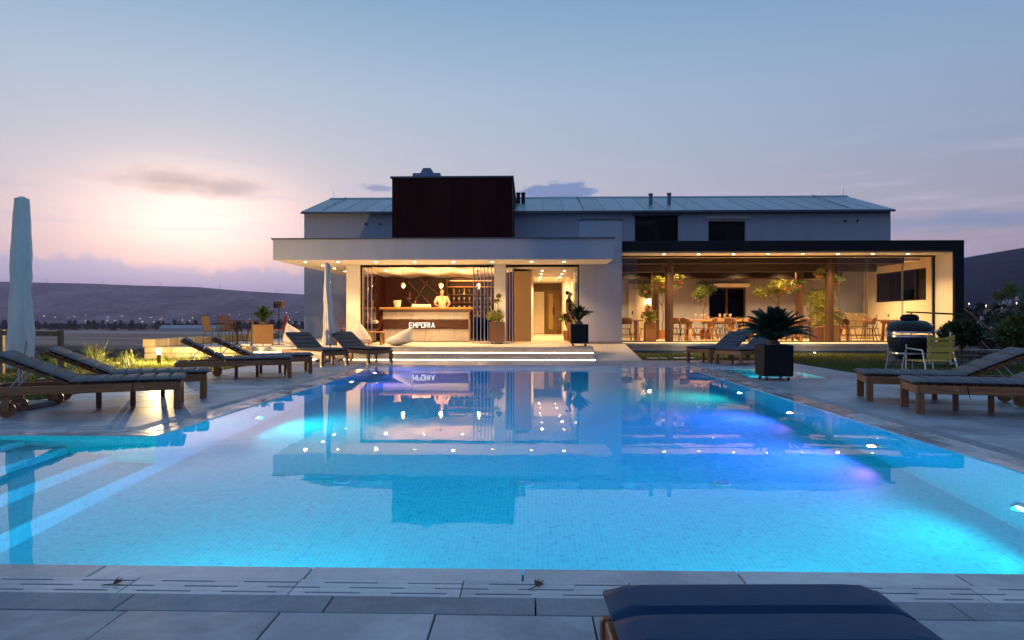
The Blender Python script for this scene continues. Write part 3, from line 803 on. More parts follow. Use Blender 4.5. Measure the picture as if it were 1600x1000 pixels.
df = hb(MB().box(.80, 1.60, 35.90, 35.996, ZT+.01, 2.62, .01), 'door', wood('door_wood', (.30, .17, .06), .45, 'Z'))
hb(MB().box(.95, 1.18, 35.885, 35.899, ZT+.25, 2.45, .004), 'door_panel', pbr('brass_panel', (.42, .28, .08), .4, metal=.3), df)
hb(MB().box(1.17, 1.24, 35.86, 35.884, 1.35, 1.75, .006), 'door_handle', M_black, df)

# ------------------------------------------------------------------ bar pavilion
FY, SZ = 21.9, 2.87
pav = thing('bar_pavilion', 'white pool bar pavilion with a wide flat overhanging canopy', 'pavilion', (-2.0, 24, 0))
pb = hold(pav)
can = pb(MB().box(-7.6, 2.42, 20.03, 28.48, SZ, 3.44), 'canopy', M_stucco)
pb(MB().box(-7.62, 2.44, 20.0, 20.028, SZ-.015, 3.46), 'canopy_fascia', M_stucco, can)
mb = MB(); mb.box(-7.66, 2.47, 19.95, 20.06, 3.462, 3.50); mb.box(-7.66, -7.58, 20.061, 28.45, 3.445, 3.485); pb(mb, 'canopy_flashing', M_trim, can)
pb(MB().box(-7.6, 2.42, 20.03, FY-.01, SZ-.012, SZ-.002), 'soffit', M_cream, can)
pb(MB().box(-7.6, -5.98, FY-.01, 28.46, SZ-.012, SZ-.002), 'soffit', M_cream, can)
def col_box(x0, x1, y0, y1, z0, z1, name='pier', mat=M_cream): return pb(MB().box(x0, x1, y0, y1, z0, z1, .006), name, mat)
col_box(-5.95, -5.50, FY, FY+.4, ZT, SZ-.012); col_box(-1.17, -.80, FY, FY+.35, ZT, SZ-.012)
col_box(1.56, 2.92, FY, FY+.30, ZT-.3, SZ-.013, 'wall_slab', M_stucco)
pb(MB().box(1.60, 2.919, FY+.002, FY+.298, SZ-.012, 4.27), 'wall_slab_upper', M_stucco)
pb(MB().box(1.56, 2.96, FY-.03, FY+.33, 4.272, 4.32), 'wall_cap', M_trim)
pb(MB().box(1.56, 2.93, FY-.015, FY-.001, ZT, ZT+.07), 'skirting', pbr('grey_skirting', (.25, .22, .2), .6))
pb(MB().box(2.70, 2.92, FY+.31, 28.45, ZT-.3, 3.3), 'side_wall', M_stucco)
M_dark = pbr('bar_brown_wall', (.055, .008, .005), .7, var=.12, vs=2)
pb(MB().box(-5.95, -.6, 27.4, 27.5, ZT, SZ), 'bar_back_wall', M_dark)
pb(MB().box(-5.94, -5.84, FY+.41, 27.39, ZT, SZ), 'bar_side_wall', M_dark)
pb(MB().box(-1.1, -.6, 24.1, 27.39, ZT, SZ), 'bar_end_wall', M_dark)
pb(MB().box(-.58, .02, 24.0, 28.48, ZT, 2.80), 'tan_partition', M_tan)
pb(MB().box(1.60, 2.0, 24.6, 28.48, ZT, 2.86), 'lobby_wall', M_cream)
# bar ceiling: soft waves
mb = MB(); n = 60
prof = []
for i in range(n+1):
    X = -5.83+(5.23)*i/n; prof.append((X, 2.79 + .035*math.sin((X+5.83)*2*math.pi/1.31)))
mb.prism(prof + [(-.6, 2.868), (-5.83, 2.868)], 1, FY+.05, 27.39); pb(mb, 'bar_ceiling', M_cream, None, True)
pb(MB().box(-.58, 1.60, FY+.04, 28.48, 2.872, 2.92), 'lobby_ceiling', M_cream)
# black head rails of the folding glass
pb(MB().box(-5.498, -1.172, FY+.05, FY+.13, SZ-.085, SZ-.0125), 'head_rail', M_black)
pb(MB().box(-.798, 1.558, FY+.05, FY+.13, SZ-.085, SZ-.0125), 'head_rail', M_black)
mb = MB(); mb.box(-5.498, -5.46, FY+.06, FY+.12, ZT, SZ-.086); mb.box(1.52, 1.558, FY+.06, FY+.12, ZT, SZ-.086); pb(mb, 'side_rail', M_black)
def glass_stack(x0, n, sp, y0, wd, label):
    o = thing('folding_glass', label, 'glass panels', (x0, y0, ZT), 0, 'folded glass panels of the bar')
    for k in range(n):
        X = k*sp*(1 if x0 else 1)
        pn = MB().box(X-.005, X+.005, 0, wd, .06, 2.40).build('glass_pane', M_glass, o)
        mb = MB(); mb.box(X-.012, X+.012, -.006, .012, .05, 2.41); mb.build('edge_profile', M_chrome, pn)
        mb = MB(); mb.box(X-.03, X+.03, -.02, .06, 2.412, 2.455, .006); mb.box(X-.03, X+.03, -.02, .06, .005, .048, .006)
        mb.build('clamp', M_chrome, pn)
    return o
glass_stack(-5.42, 3, .13, FY+.16, .62, 'folded glass panels stacked at the left end of the bar opening')
glass_stack(-1.83, 6, .115, FY-.02, .60, 'folded glass panels with steel clamps right of the bar counter')
glass_stack(-.76, 3, .09, FY-.02, .60, 'three folded glass panels at the left of the lobby doorway')
glass_stack(1.44, 2, .06, FY+.16, .7, 'glass panels folded against the right side of the lobby doorway')
# ------------------------------------------------------------------ bar counter and back bar
bar = thing('bar_counter', 'white rough stone bar counter with a dark live-edge timber band and letters', 'bar counter', (-3.65, 23.7, ZT))
M_rough = pbr('rough_white_stone', (.78, .71, .60), .9, var=.12, vs=6, bump=1.0, bs=28, bd=.03)
MB().box(-1.5, 1.5, .03, .6, 0, 1.12).build('body', M_cream, bar)
for z0_, z1_ in ((.02, .44), (.775, 1.03)):
    n = 6
    for k in range(n):
        a = -1.5+3.0*k/n; MB().box(a+.002, a+.498, -.03, .028, z0_, z1_, .012).build('stone_panel', M_rough, bar)
MB().box(-1.5, 1.5, .0, .0295, 1.035, 1.12).build('counter_frieze', pbr('grey_band', (.28, .22, .19), .7), bar)
MB().box(-1.6, 1.62, -.14, .68, 1.122, 1.195, .01).build('counter_top', wood('counter_oak', (.52, .27, .06), .4, 'X', .75), bar)
rnd = random.Random(11); top = []; bot = []
for i in range(41):
    X = -1.49+2.98*i/40; top.append((X, .765+.03*mnoise.noise(Vector((X*2.2, 0, 1)))+rnd.uniform(-.006, .006))); bot.append((X, .445+.03*mnoise.noise(Vector((X*1.9, 5, 1)))+rnd.uniform(-.006, .006)))
mb = MB(); mb.prism(top+bot[::-1], 1, -.06, .029); band = mb.build('timber_band', wood('live_edge', (.16, .06, .02), .5, 'X', .3), bar)
# letters, cut from plate
def letters(txt, h, parent, loc, mat, th=.012, adv=.85):
    """stencil like capitals from strokes on a 3 x 4 grid"""
    G_ = {'E': [(0,0,0,4),(0,4,3,4),(0,2,2.4,2),(0,0,3,0)], 'M': [(0,0,0,4),(3,0,3,4),(0,4,1.5,1.6),(3,4,1.5,1.6)], 'P': [(0,0,0,4),(0,4,3,4),(3,4,3,2),(0,2,3,2)],
          'O': [(0,0,0,4),(3,0,3,4),(0,4,3,4),(0,0,3,0)], 'R': [(0,0,0,4),(0,4,3,4),(3,4,3,2),(0,2,3,2),(1.4,2,3,0)], 'I': [(0,0,0,4)], 'A': [(0,0,1.5,4),(3,0,1.5,4),(.7,1.3,2.3,1.3)]}
    X = 0.0; u = h/4
    for ch in txt:
        mb = MB()
        for a, b, c, d in G_[ch]:
            p, q = Vector((a*u*.8, 0, b*u)), Vector((c*u*.8, 0, d*u)); e = (q-p).normalized()*u*.33
            mb.bar(p-e, q+e, th, u*.72, up=(0, 1, 0)) if False else mb.bar(p-e, q+e, u*.72, th, up=(0, 1, 0))
        o = mb.build('letter', mat, parent, loc=(loc[0]+X, loc[1], loc[2])); X += (u*.8*3 + u*1.25) if ch != 'I' else u*1.3+u*.5
letters('EMPORIA', .155, band, (-.56, -.072, .50), emit('lit_letters', (1, .90, .72), 1.15))
bb = thing('back_bar', 'dark timber back bar shelving with diagonal wine rack behind the counter', 'shelving', (-3.2, 27.25, ZT))
M_shelf = wood('back_bar_wood', (.16, .055, .022), .5, 'X', .5)
MB().box(-1.75, 1.85, .05, .14, .2, 2.42).build('back_panel', pbr('back_bar_panel', (.03, .009, .005), .6), bb)
for k, (a, b) in enumerate((((-1.7, .3), (-.35, 1.65))  , ((-1.7, 1.0), (-.9, 2.3)), ((-1.2, .3), (-.15, 1.3)), ((-1.7, 2.3), (-.15, .75)), ((-1.2, 2.4), (-.15, 1.5)), ((-1.75, 1.65), (-.8, .5)))):
    MB().bar((a[0], -.08, a[1]), (b[0], -.08, b[1]), .24, .05).build('rack_board', M_shelf, bb)
for zz in (.72, 1.08, 1.42, 1.74):
    MB().box(.02, 1.75, -.22, .048, zz, zz+.03).build('shelf', M_shelf, bb)
for zz in (2.05, 2.28): MB().box(-.1, 1.75, -.24, .048, zz, zz+.035).build('lit_shelf', wood('lit_shelf_wood', (.45, .2, .05), .4, 'X', .8), bb)  # lamplight on these shelves is painted into the amber wood tone
for X in (-.12, 1.76): MB().box(X-.025, X+.025, -.24, .049, .2, 2.42).build('upright', M_shelf, bb)
M_glint = pbr('glass_glint', (.50, .42, .32), .12, var=.2, vs=30, spec=.8)  # opaque pale colour stands in for glints on clear glass
gm = MB().lathe([(.0, 0), (.03, 0), (.03, .004), (.005, .008), (.005, .07), (.03, .10), (.036, .14), (.028, .17), (.026, .17), (.033, .14), (.027, .103), (.0, .075)], 10).mesh('wine_glass', M_glint, True)
cnt = 0
for r, zz in enumerate((.75, 1.11, 1.45)):
    for k in range(8):
        o = link('wine_glass', gm, None, (-3.2+.14+k*.21, 27.25-.1, ZT+zz)); o.scale = (1.3, 1.3, 1.25)
        tag(o, f"{ORD[k]} wine glass from the left in the {['bottom', 'middle', 'top'][r]} row on the back bar shelves", 'wine glass', 'glasses on the back bar')
lamp('shelf_light', 'AREA', (.85, -.35, 2.33), 26, (1, .5, .18), bb, 1.4, (R(25), 0, 0))
MB().box(.0, 1.7, -.24, -.21, 2.316, 2.324).build('shelf_lamp', emit('amber_strip', (1, .5, .15), 4), bb)
def bottle_mesh(col):
    m = pbr('bottle_%.2f' % col[0], col, .08, var=.05, spec=.8, coat=.5)
    return MB().lathe([(0, 0), (.036, 0), (.037, .02), (.037, .18), (.03, .21), (.014, .24), (.013, .30), (.0, .30)], 12).mesh('bottle', m, True)
bm_ = [bottle_mesh((.35, .03, .01)), bottle_mesh((.30, .16, .04)), bottle_mesh((.03, .05, .02))]
brk = MB().box(-.055, .055, -.03, .06, -.02, 0).mesh('ledge', emit('lit_ledge', (1, .45, .10), .5))
for i, (px, z_, b) in enumerate([(-1.62, 1.62, 0), (-1.38, 1.35, 0), (-1.62, 1.05, 0), (-.34, 1.65, 1), (-.34, 1.32, 1), (-.05, 1.50, 1), (1.92, 1.52, 1), (1.92, 1.1, 1)]):
    o = thing('bottle_ledge', f'{ORD[i]} bottle on a small amber ledge behind the bar counting from the left', 'bottle', (-3.2+px, 27.1, ZT+z_), 0, 'bottles on ledges behind the bar')
    link('ledge', brk, o); link('bottle', bm_[b], o)
for k in range(8):
    o = link('bottle', bm_[1 + k % 2], None, (-3.2+.14+k*.21, 27.14, ZT+1.772)); tag(o, f'{ORD[k]} bottle from the left in the row above the wine glasses on the back bar', 'bottle', 'bottles on the back bar')
# on the counter
o = thing('ice_bucket', 'white ice bucket with dark holes at the left end of the bar', 'bucket', (-4.68, 23.86, ZT+1.195))
MB().lathe([(0, 0), (.10, 0), (.135, .20), (.14, .25), (.125, .25), (.11, .03), (0, .03)], 20).build('pail', pbr('pail_white', (.7, .66, .6), .5), o, True)
for k in (-1, 0, 1): MB().cyl((k*.07, -.128+abs(k)*.02, .20), (k*.07, -.118+abs(k)*.02, .20), .014, n=8).build('hole', M_black, o)
rs = random.Random(5)
o = thing('serving_tray', 'tray of folded white napkins on the bar', 'tray', (-3.85, 23.95, ZT+1.195))
MB().box(-.34, .34, -.15, .15, 0, .02, .006).build('tray', M_chrome, o)
for k in range(9): MB().lathe([(0, .02), (.05, .02), (.055, .07), (.03, .11), (0, .12)], 8, (-.28+k*.07, rs.uniform(-.07, .07), 0)).build('napkin', pbr('napkin', (.7, .64, .56), .8), o, True)
o = thing('drinks_fridge', 'glass fronted drinks fridge at the right end of the bar', 'fridge', (-1.72, 24.4, ZT))
MB().box(-.26, .26, 0, .5, .02, .86, .01).build('cabinet', M_black, o); MB().box(-.24, .24, -.012, -.001, .06, .82).build('door', M_glassd, o)
for k in range(4): MB().lathe([(0, 0), (.03, 0), (.03, .15), (.012, .2), (.0, .22)], 8, (-.18+k*.12, .1, .86)).build('bottle', bm_[1].materials[0], o, True)
# pendants
for i, X in enumerate((-4.48, -3.15, -1.82)):
    o = thing('pendant_lamp', ['left', 'middle', 'right'][i] + ' glowing amber filament pendant over the bar', 'pendant lamp', (X, 23.9, 2.30), 0, 'pendants over the bar')
    MB().cyl((0, 0, .10), (0, 0, .49), .004, n=6).build('cord', M_black, o)
    MB().lathe([(0, .49), (.055, .49), (.05, .51), (0, .515)], 16).build('ceiling_cup', M_black, o, True)
    mb = MB()
    for k in range(7):
        a = k*.9; mb.tube([(.085*math.cos(a+t*2.2)*math.sin(t*3.1+.05), .085*math.sin(a+t*2.2)*math.sin(t*3.1+.05), .1-.2*t) for t in [j/10 for j in range(11)]], .006, 5)
    mb.build('wicker', pbr('amber_wicker', (.5, .22, .04), .5), o)
    MB().lathe([(0, -.05), (.03, -.035), (.038, 0), (.028, .03), (.012, .06), (0, .06)], 12).build('bulb', emit('amber_bulb', (1, .50, .12), 12), o, True)
    lamp('bulb_light', 'POINT', (0, 0, -.1), 105, (1, .55, .22), o, .05)
# downlights
def downlight(X, Y, Z, label, group, power, ang=120, r=.052):
    o = thing('downlight', label, 'downlight', (X, Y, Z), 0, group)
    MB().lathe([(r, 0), (r+.018, 0), (r+.018, -.006), (r, -.008), (r, 0)], 16).build('trim', pbr('trim_white', (.75, .72, .68), .4), o, True)
    MB().lathe([(0, -.001), (r*.95, -.001), (r*.95, -.004), (0, -.004)], 14).build('bulb', M_glow, o)
    lamp('spot', 'SPOT', (0, 0, -.03), power*4.2, WARM, o, .04, None, .8, ang)
    return o
for i, X in enumerate((-6.9, -5.9, -4.72, -3.53, -2.35, -1.16, .03, 1.02)):
    downlight(X, 20.75, SZ-.012, f'{ORD[i]} downlight from the left along the front of the canopy', 'canopy front downlights', 40)
for i, Y in enumerate((22.0, 23.3, 24.7, 26.2)):
    downlight(-6.75, Y, SZ-.012, f'{ORD[i]} downlight from the front under the left side of the canopy', 'canopy side downlights', 34)
for s, X in (('left', .42), ('right', 1.22)):
    for k in range(6):
        downlight(X, 24.8+k*1.75, (2.872 if 24.8+k*1.75 < 28.45 else 3.0), f'{ORD[k]} ceiling light from the entrance in the {s} row of the lobby', 'lobby ceiling lights', 30, 130)
for k, X in enumerate((-4.9, -3.6, -2.3)):
    downlight(X, 23.0, 2.755, f'{["left", "middle", "right"][k]} small downlight in the wavy ceiling before the bar', 'bar ceiling lights', 19)
# ------------------------------------------------------------------ glass restaurant
RX0, RX1, RY = 2.96, 13.98, 22.4
rest = thing('glass_restaurant', 'glazed restaurant hall framed in black at the right of the house', 'restaurant', (8.5, 25, 0))
rb = hold(rest)
rb(MB().box(RX0, RX1-.3, RY+.05, 28.48, 3.36, 3.60), 'roof_deck', M_black)
fas = rb(MB().box(RX0, RX1, RY, RY+.12, 3.32, 3.66, .006), 'front_fascia', M_black)
rb(MB().box(RX1-.30, RX1, RY, RY+.12, -.05, 3.319, .006), 'corner_post', M_black)
rb(MB().box(RX1-.28, RX1-.02, RY+.121, 28.48, 3.3, 3.655), 'side_fascia', M_black)
M_wall_in = pbr('restaurant_wall', (.70, .62, .48), .8, var=.05, vs=2, bump=.15, bs=120, bd=.002)
SW = [(24.0, 27.5, 1.77, 2.90)]
mb = MB(); wall_holes(mb, RY+.122, 28.48, ZT-.3, 3.30, SW, lambda u, z, d: (RX1-.30+d, u, z), .28); rb(mb, 'side_wall', M_wall_in)
mb = MB(); a, b, c, d = SW[0]; X = RX1-.2
for y0, y1 in ((a+.003, a+.06), (24.75, 24.83), (26.55, 26.63), (b-.06, b-.003)): mb.box(X-.03, X+.03, y0, y1, c+.003, d-.003)
mb.box(X-.029, X+.029, a+.06, b-.06, c+.003, c+.055); mb.box(X-.029, X+.029, a+.06, b-.06, d-.055, d-.003)
wf = rb(mb, 'side_window', M_black)
for y0, y1 in ((a+.06, 24.75), (24.83, 26.55), (26.63, b-.06)):
    rb(MB().box(X-.004, X+.004, y0, y1, c+.055, d-.055), 'pane', glass('side_glass', (.75, .78, .82), 1.3), wf)
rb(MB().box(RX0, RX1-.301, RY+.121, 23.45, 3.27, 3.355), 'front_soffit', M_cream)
M_beam = pbr('dark_beam', (.016, .008, .004), .45, var=.2, vs=4)
rb(MB().box(RX0, RX1-.302, 23.452, 23.54, 3.22, 3.35), 'glass_head_rail', M_black)
for i, (y0, y1, z0_, z1_, xe, m) in enumerate(((23.55, 24.2, 3.26, 3.355, RX1-.302, M_cream), (24.21, 24.38, 3.06, 3.355, 13.05, M_beam), (24.39, 25.5, 3.16, 3.355, RX1-.302, M_cream),
                                          (25.51, 25.72, 2.86, 3.355, 12.75, M_beam), (25.73, 27.0, 3.16, 3.355, RX1-.302, M_beam), (27.02, 27.3, 2.70, 3.355, 12.2, M_beam), (27.32, 28.47, 3.1, 3.355, RX1-.302, M_beam))):
    rb(MB().box(RX0 if xe < RX1-.31 else RX0, xe, y0, y1, z0_, z1_, .012), 'ceiling_beam' if m is M_beam else 'ceiling_panel', m)
# floor slab and plinth
floor_ = rb(MB().box(RX0+.02, RX1-.31, RY+.13, 28.48, ZT-.06, ZT+.003), 'floor', pbr('restaurant_floor', (.52, .44, .34), .4, var=.08, vs=2))
rb(MB().box(RX0, RX1-.301, RY-.06, RY+.129, ZT-.075, ZT, .006), 'floor_nosing', M_terr)
nb = 34
for k in range(nb):
    a = RX0+.01+k*(RX1-RX0-.33)/nb; rb(MB().box(a+.002, a+(RX1-RX0-.33)/nb-.002, RY+.0, RY+.1, .125, ZT-.077, .004), 'plinth_stone', pbr('plinth_stone', (.42, .32, .27), .8, rndvar=.15, var=.15, bump=.5))
rb(MB().box(RX0, RX1-.301, RY-.03, RY+.129, .085, .123, .004), 'plinth_ledge', M_stucco)
rb(MB().box(RX0, RX1-.301, RY+.02, RY+.129, -.05, .083), 'plinth_base', pbr('plinth_grey', (.12, .12, .13), .9, bump=.6))
rb(MB().box(RX0, 13.67, 23.46, 23.53, ZT+.004, ZT+.03), 'floor_rail', M_black)
rb(MB().box(13.60, 13.668, 23.46, 23.53, ZT+.031, 3.219), 'rail_post', M_black)
# frameless sliding glass, right half and a short left stack
for k, (a, b) in enumerate(((10.46, 11.42), (11.37, 12.62), (12.57, 13.59), (3.0, 3.55), (3.06, 3.62))):
    pn = rb(MB().box(a, b, 23.47+.018*(k % 2), 23.478+.018*(k % 2), ZT+.031, 3.219), 'glass_pane', M_glass)
    for xx in (a, b): rb(MB().box(xx-.006, xx+.006, 23.466+.018*(k % 2), 23.482+.018*(k % 2), ZT+.035, 3.215), 'edge_seal', M_trim, pn)
# columns
for i, (X, Y) in enumerate(((4.79, 23.75), (10.27, 23.75), (4.76, 26.2), (10.2, 26.2))):
    o = thing('steel_column', ['front left', 'front right', 'rear left', 'rear right'][i] + ' round bronze coloured column in the restaurant', 'column', (X, Y, ZT+.003), 0, 'round columns of the restaurant')
    top = 3.15 if i < 2 else 3.1
    MB().cyl((0, 0, 0), (0, 0, 2.62 if i < 2 else 2.55), .145, n=28).build('shaft', M_brownm, o, True)
    MB().cyl((0, 0, 2.62 if i < 2 else 2.55), (0, 0, top-ZT), .06, n=14).build('neck', M_brownm, o, True)
# restaurant spots
for i in range(8):
    downlight(4.45+i*1.14, 22.85, 3.27, f'{ORD[i]} spotlight from the left in the front soffit of the restaurant', 'restaurant front spotlights', 60, 125)
for i, (X, Y, Z_, l) in enumerate(((4.95, 24.9, 3.16, 'left'), (6.6, 24.9, 3.16, 'centre left'), (8.5, 24.9, 3.16, 'centre'), (10.9, 24.9, 3.16, 'centre right'), (12.5, 24.9, 3.16, 'right'))):
    downlight(X, Y, Z_, f'{l} spotlight in the middle ceiling band of the restaurant', 'restaurant inner spotlights', 80, 140)
for i, (X, l) in enumerate(((4.0, 'leftmost'), (6.0, 'left'), (8.2, 'middle'), (9.9, 'right'), (12.0, 'rightmost'))):
    downlight(X, 26.4, 3.16, f'{l} spotlight in the rear ceiling band of the restaurant', 'restaurant rear spotlights', 66, 140)
# wall lantern and service door with vertical boards
o = thing('wall_lantern', 'small lit lantern on the restaurant back wall left of the columns', 'wall lamp', (4.88, 28.47, 1.85))
MB().box(-.04, .04, -.14, 0, .16, .19).build('bracket', M_black, o); MB().box(-.075, .075, -.2, -.05, .12, .155, .01).build('cap', M_brownm, o)
MB().box(-.055, .055, -.18, -.07, -.10, .118, .01).build('shade', emit('lantern_glow', (1, .78, .45), 7), o); lamp('lantern_light', 'POINT', (0, -.3, -.05), 12, WARM, o, .08)
o = thing('board_door', 'pale vertical board door in the back wall of the restaurant', 'door', (4.55, 28.44, ZT+.004))
for k in range(7): MB().box(-.5+k*.14, -.5+k*.14+.136, -.03, .025, 0, 2.25, .006).build('board', pbr('pale_board', (.48, .40, .32), .6, rndvar=.08), o)
MB().box(-.36, -.31, -.06, -.031, .98, 1.12, .004).build('handle', M_black, o)
# sideboard behind the right tables
o = thing('bench_seat', 'long upholstered bench against the rear right wall of the restaurant', 'bench', (12.6, 27.9, ZT+.004))
MB().box(-1.2, 1.05, -.3, .35, 0, .44, .02).build('base', pbr('pale_upholstery', (.48, .38, .26), .8), o)
for k in range(5): MB().box(-1.2+k*.45, -1.2+k*.45+.44, .18, .36, .45, 1.05, .04).build('back_cushion', pbr('tan_upholstery', (.36, .27, .16), .85), o)
# tables
def trestle_table(X, Y, L, Wd, label, rz=0.0):
    o = thing('trestle_table', label, 'table', (X, Y, ZT+.004), rz, 'wooden restaurant tables')
    n = 4
    for k in range(n): MB().box(-L/2, L/2, -Wd/2+k*Wd/n+.002, -Wd/2+(k+1)*Wd/n-.002, .70, .765, .006).build('top_plank', M_oak, o)
    for s in (-1, 1):
        for t in (-1, 1):
            MB().bar((s*(L/2-.22), t*.14, .699), (s*(L/2-.16), t*(Wd/2-.06), 0), .10, .075, bev=.004).build('leg', M_oakz, o)
        MB().box(s*(L/2-.19)-.03, s*(L/2-.19)+.03, -Wd/2+.14, Wd/2-.14, .16, .23, .004).build('foot_rail', M_oak, o)
        MB().box(s*(L/2-.22)-.03, s*(L/2-.22)+.03, -Wd/2+.1, Wd/2-.1, .62, .699, .004).build('head_rail', M_oak, o)
    MB().box(-L/2+.2, L/2-.2, -.025, .025, .18, .23, .004).build('stretcher', M_oak, o)
    return o
M_shell = wood('chair_shell', (.17, .075, .03), .45, 'Z', .7)
def shell_chair(label, grp):
    o = thing('shell_chair', label, 'chair', (0, 0, 0), 0, grp)
    mb = MB(); n = 8
    for i in range(n+1):
        for j in range(5):
            x = -.22+.44*i/n; y = -.2+.4*j/4
            mb.v.append((x*(1-.1*(j/4)), y, .445 + .02*(abs(x)/.22)**2 - .008*math.sin(j/4*3.14)))
    for i in range(n):
        for j in range(4): a = i*5+j; mb.f.append((a, a+5, a+6, a+1)); mb.m.append(0)
    seat = mb.build('seat', M_shell, o, True); md = seat.modifiers.new('thick', 'SOLIDIFY'); md.thickness = .016
    mb = MB()
    for i in range(n+1):
        for j in range(5):
            t = (i/n-.5)*2; x = .235*t*(1-.1*abs(j/4-.5)); zz = .60+.24*j/4 - .05*(t*t)*(j > 2)
            mb.v.append((x, .20+.055*(j/4) - .07*t*t, zz))
    for i in range(n):
        for j in range(4): a = i*5+j; mb.f.append((a, a+5, a+6, a+1)); mb.m.append(0)
    bk = mb.build('backrest', M_shell, o, True); md = bk.modifiers.new('thick', 'SOLIDIFY'); md.thickness = .016
    for s in (-1, 1):
        MB().tube([(s*.15, .17, .44), (s*.17, .2, .52), (s*.17, .22, .66)], .011, 6).build('back_stay', M_black, o, True)
        for t in (-1, 1): MB().tube([(s*.15, t*.14, .437), (s*.21, t*.22, 0)], [.013, .009], 6).build('leg', M_black, o, True)
    return o
tabs = [(3.55, 25.3, 1.1, .8, 'wooden trestle table at the far left of the restaurant'), (6.45, 24.75, 1.9, .9, 'long wooden trestle table left of the potted cycad'),
        (8.75, 24.75, 1.9, .9, 'long wooden trestle table behind the potted cycad'), (12.05, 24.9, 1.9, .9, 'wooden trestle table near the right glass wall'),
        (6.2, 26.6, 1.9, .85, 'wooden trestle table in the rear row left of the back window'), (8.9, 26.7, 1.9, .85, 'wooden trestle table in the rear row behind the cycad')]
for t in tabs: trestle_table(*t)
chairs = [(3.05, 25.95, 0, 'at the back of the far left table'), (4.25, 25.1, -1.3, 'at the right end of the far left table'), (3.4, 24.6, 3.1, 'in front of the far left table'),
          (5.5, 24.05, 2.2, 'front left of the table left of the cycad'), (6.25, 23.98, 4.1, 'front middle of the table left of the cycad'), (5.2, 24.85, 1.6, 'at the left end of the table left of the cycad'),
          (5.8, 25.55, .6, 'rear left of the table left of the cycad'), (6.9, 25.5, -.5, 'rear right of the table left of the cycad'), (7.05, 24.05, 2.3, 'front right of the table left of the cycad'),
          (8.2, 25.5, 0, 'rear left of the table behind the cycad'), (9.3, 25.5, -.15, 'rear right of the table behind the cycad'), (9.75, 24.3, 2.2, 'front right corner of the table behind the cycad'), (9.0, 24.0, 2.4, 'front middle of the table behind the cycad'),
          (5.6, 26.0, 2.5, 'front left of the rear row left table'), (6.5, 26.0, 3.8, 'front right of the rear row left table'), (7.4, 26.6, -1.5, 'at the right end of the rear row left table'),
          (8.3, 26.1, 2.6, 'front left of the rear row table behind the cycad'), (9.4, 26.1, 3.7, 'front right of the rear row table behind the cycad'), (7.65, 24.8, 1.5, 'at the left end of the table behind the cycad'),
          (11.15, 24.3, 1.9, 'front left of the right hand table'), (11.8, 24.15, 4.0, 'front middle of the right hand table'), (11.6, 25.65, 0, 'rear left of the right hand table'), (12.6, 25.6, .1, 'rear right of the right hand table')]
proto = None
for X, Y, a, l in chairs:
    lab = 'brown shell chair ' + l
    if proto is None: proto = shell_chair(lab, 'shell chairs in the restaurant'); o = proto; o.location = (X, Y, ZT+.004); o.rotation_euler.z = a
    else: o = dup(proto, (X, Y, ZT+.004), a, lab)
# glasses, decanter on the tables
sets = [(6.15, 24.7, 'left'), (6.3, 24.85, 'left'), (5.9, 24.6, 'left'), (6.75, 24.55, 'left'), (6.95, 24.65, 'left'), (7.12, 24.55, 'left'), (7.2, 24.8, 'left'), (8.5, 24.7, 'middle'), (8.9, 24.6, 'middle'),
        (9.2, 24.75, 'middle'), (9.4, 24.6, 'middle'), (11.6, 24.7, 'right'), (11.9, 24.6, 'right'), (12.4, 24.8, 'right'), (12.7, 24.6, 'right')]
for i, (X, Y, w_) in enumerate(sets):
    o = link('wine_glass', gm, None, (X, Y, ZT+.769)); o.scale = (1.25, 1.25, 1.2)
    tag(o, f'{ORD[[q[2] for q in sets[:i]].count(w_)]} wine glass set out on the {w_} restaurant table', 'wine glass', f'glasses on the {w_} table')
for i, X in enumerate((6.35, 7.05)):
    o = thing('wire_basket', ['left', 'right'][i] + ' small wire hoop basket on the table left of the cycad', 'basket', (X, 24.78, ZT+.769))
    MB().lathe([(.06, 0), (.09, .03), (.095, .09), (.09, .09), (.085, .03), (.055, .004), (.06, 0)], 12).build('bowl', M_chrome, o, True)
    MB().tube([(.09*math.cos(t), 0, .09+.13*math.sin(t)) for t in [k*math.pi/10 for k in range(11)]], .006, 6).build('hoop', pbr('amber_wicker', (.5, .2, .04), .5), o, True)
# ------------------------------------------------------------------ plants
def planter_box(o, w, h, mat, wheels=True, d=None, liner=True):
    d = d or w; z0_ = .075 if wheels else 0
    mb = MB(); t = .025
    mb.box(-w/2, w/2, -d/2, -d/2+t, z0_, z0_+h, .003); mb.box(-w/2, w/2, d/2-t, d/2, z0_, z0_+h, .003)
    mb.box(-w/2, -w/2+t, -d/2+t, d/2-t, z0_, z0_+h, .003); mb.box(w/2-t, w/2, -d/2+t, d/2-t, z0_, z0_+h, .003)
    mb.box(-w/2+t, w/2-t, -d/2+t, d/2-t, z0_, z0_+.02)
    mb.build('box', mat, o)
    MB().box(-w/2+t+.001, w/2-t-.001, -d/2+t+.001, d/2-t-.001, z0_+.021, z0_+h-.05).build('soil', pbr('soil', (.03, .02, .014), 1, bump=1, bs=30, bd=.02), o)
    if wheels:
        for sx in (-1, 1):
            for sy in (-1, 1):
                X, Y = sx*(w/2-.07), sy*(d/2-.07)
                MB().box(X-.02, X+.02, Y-.03, Y+.03, .05, .074).build('caster_fork', M_chrome, o)
                c = MB(); c.cyl((X-.017, Y, .036), (X+.017, Y, .036), .036, n=14); c.build('wheel', M_rubber, o, True)
    return z0_+h
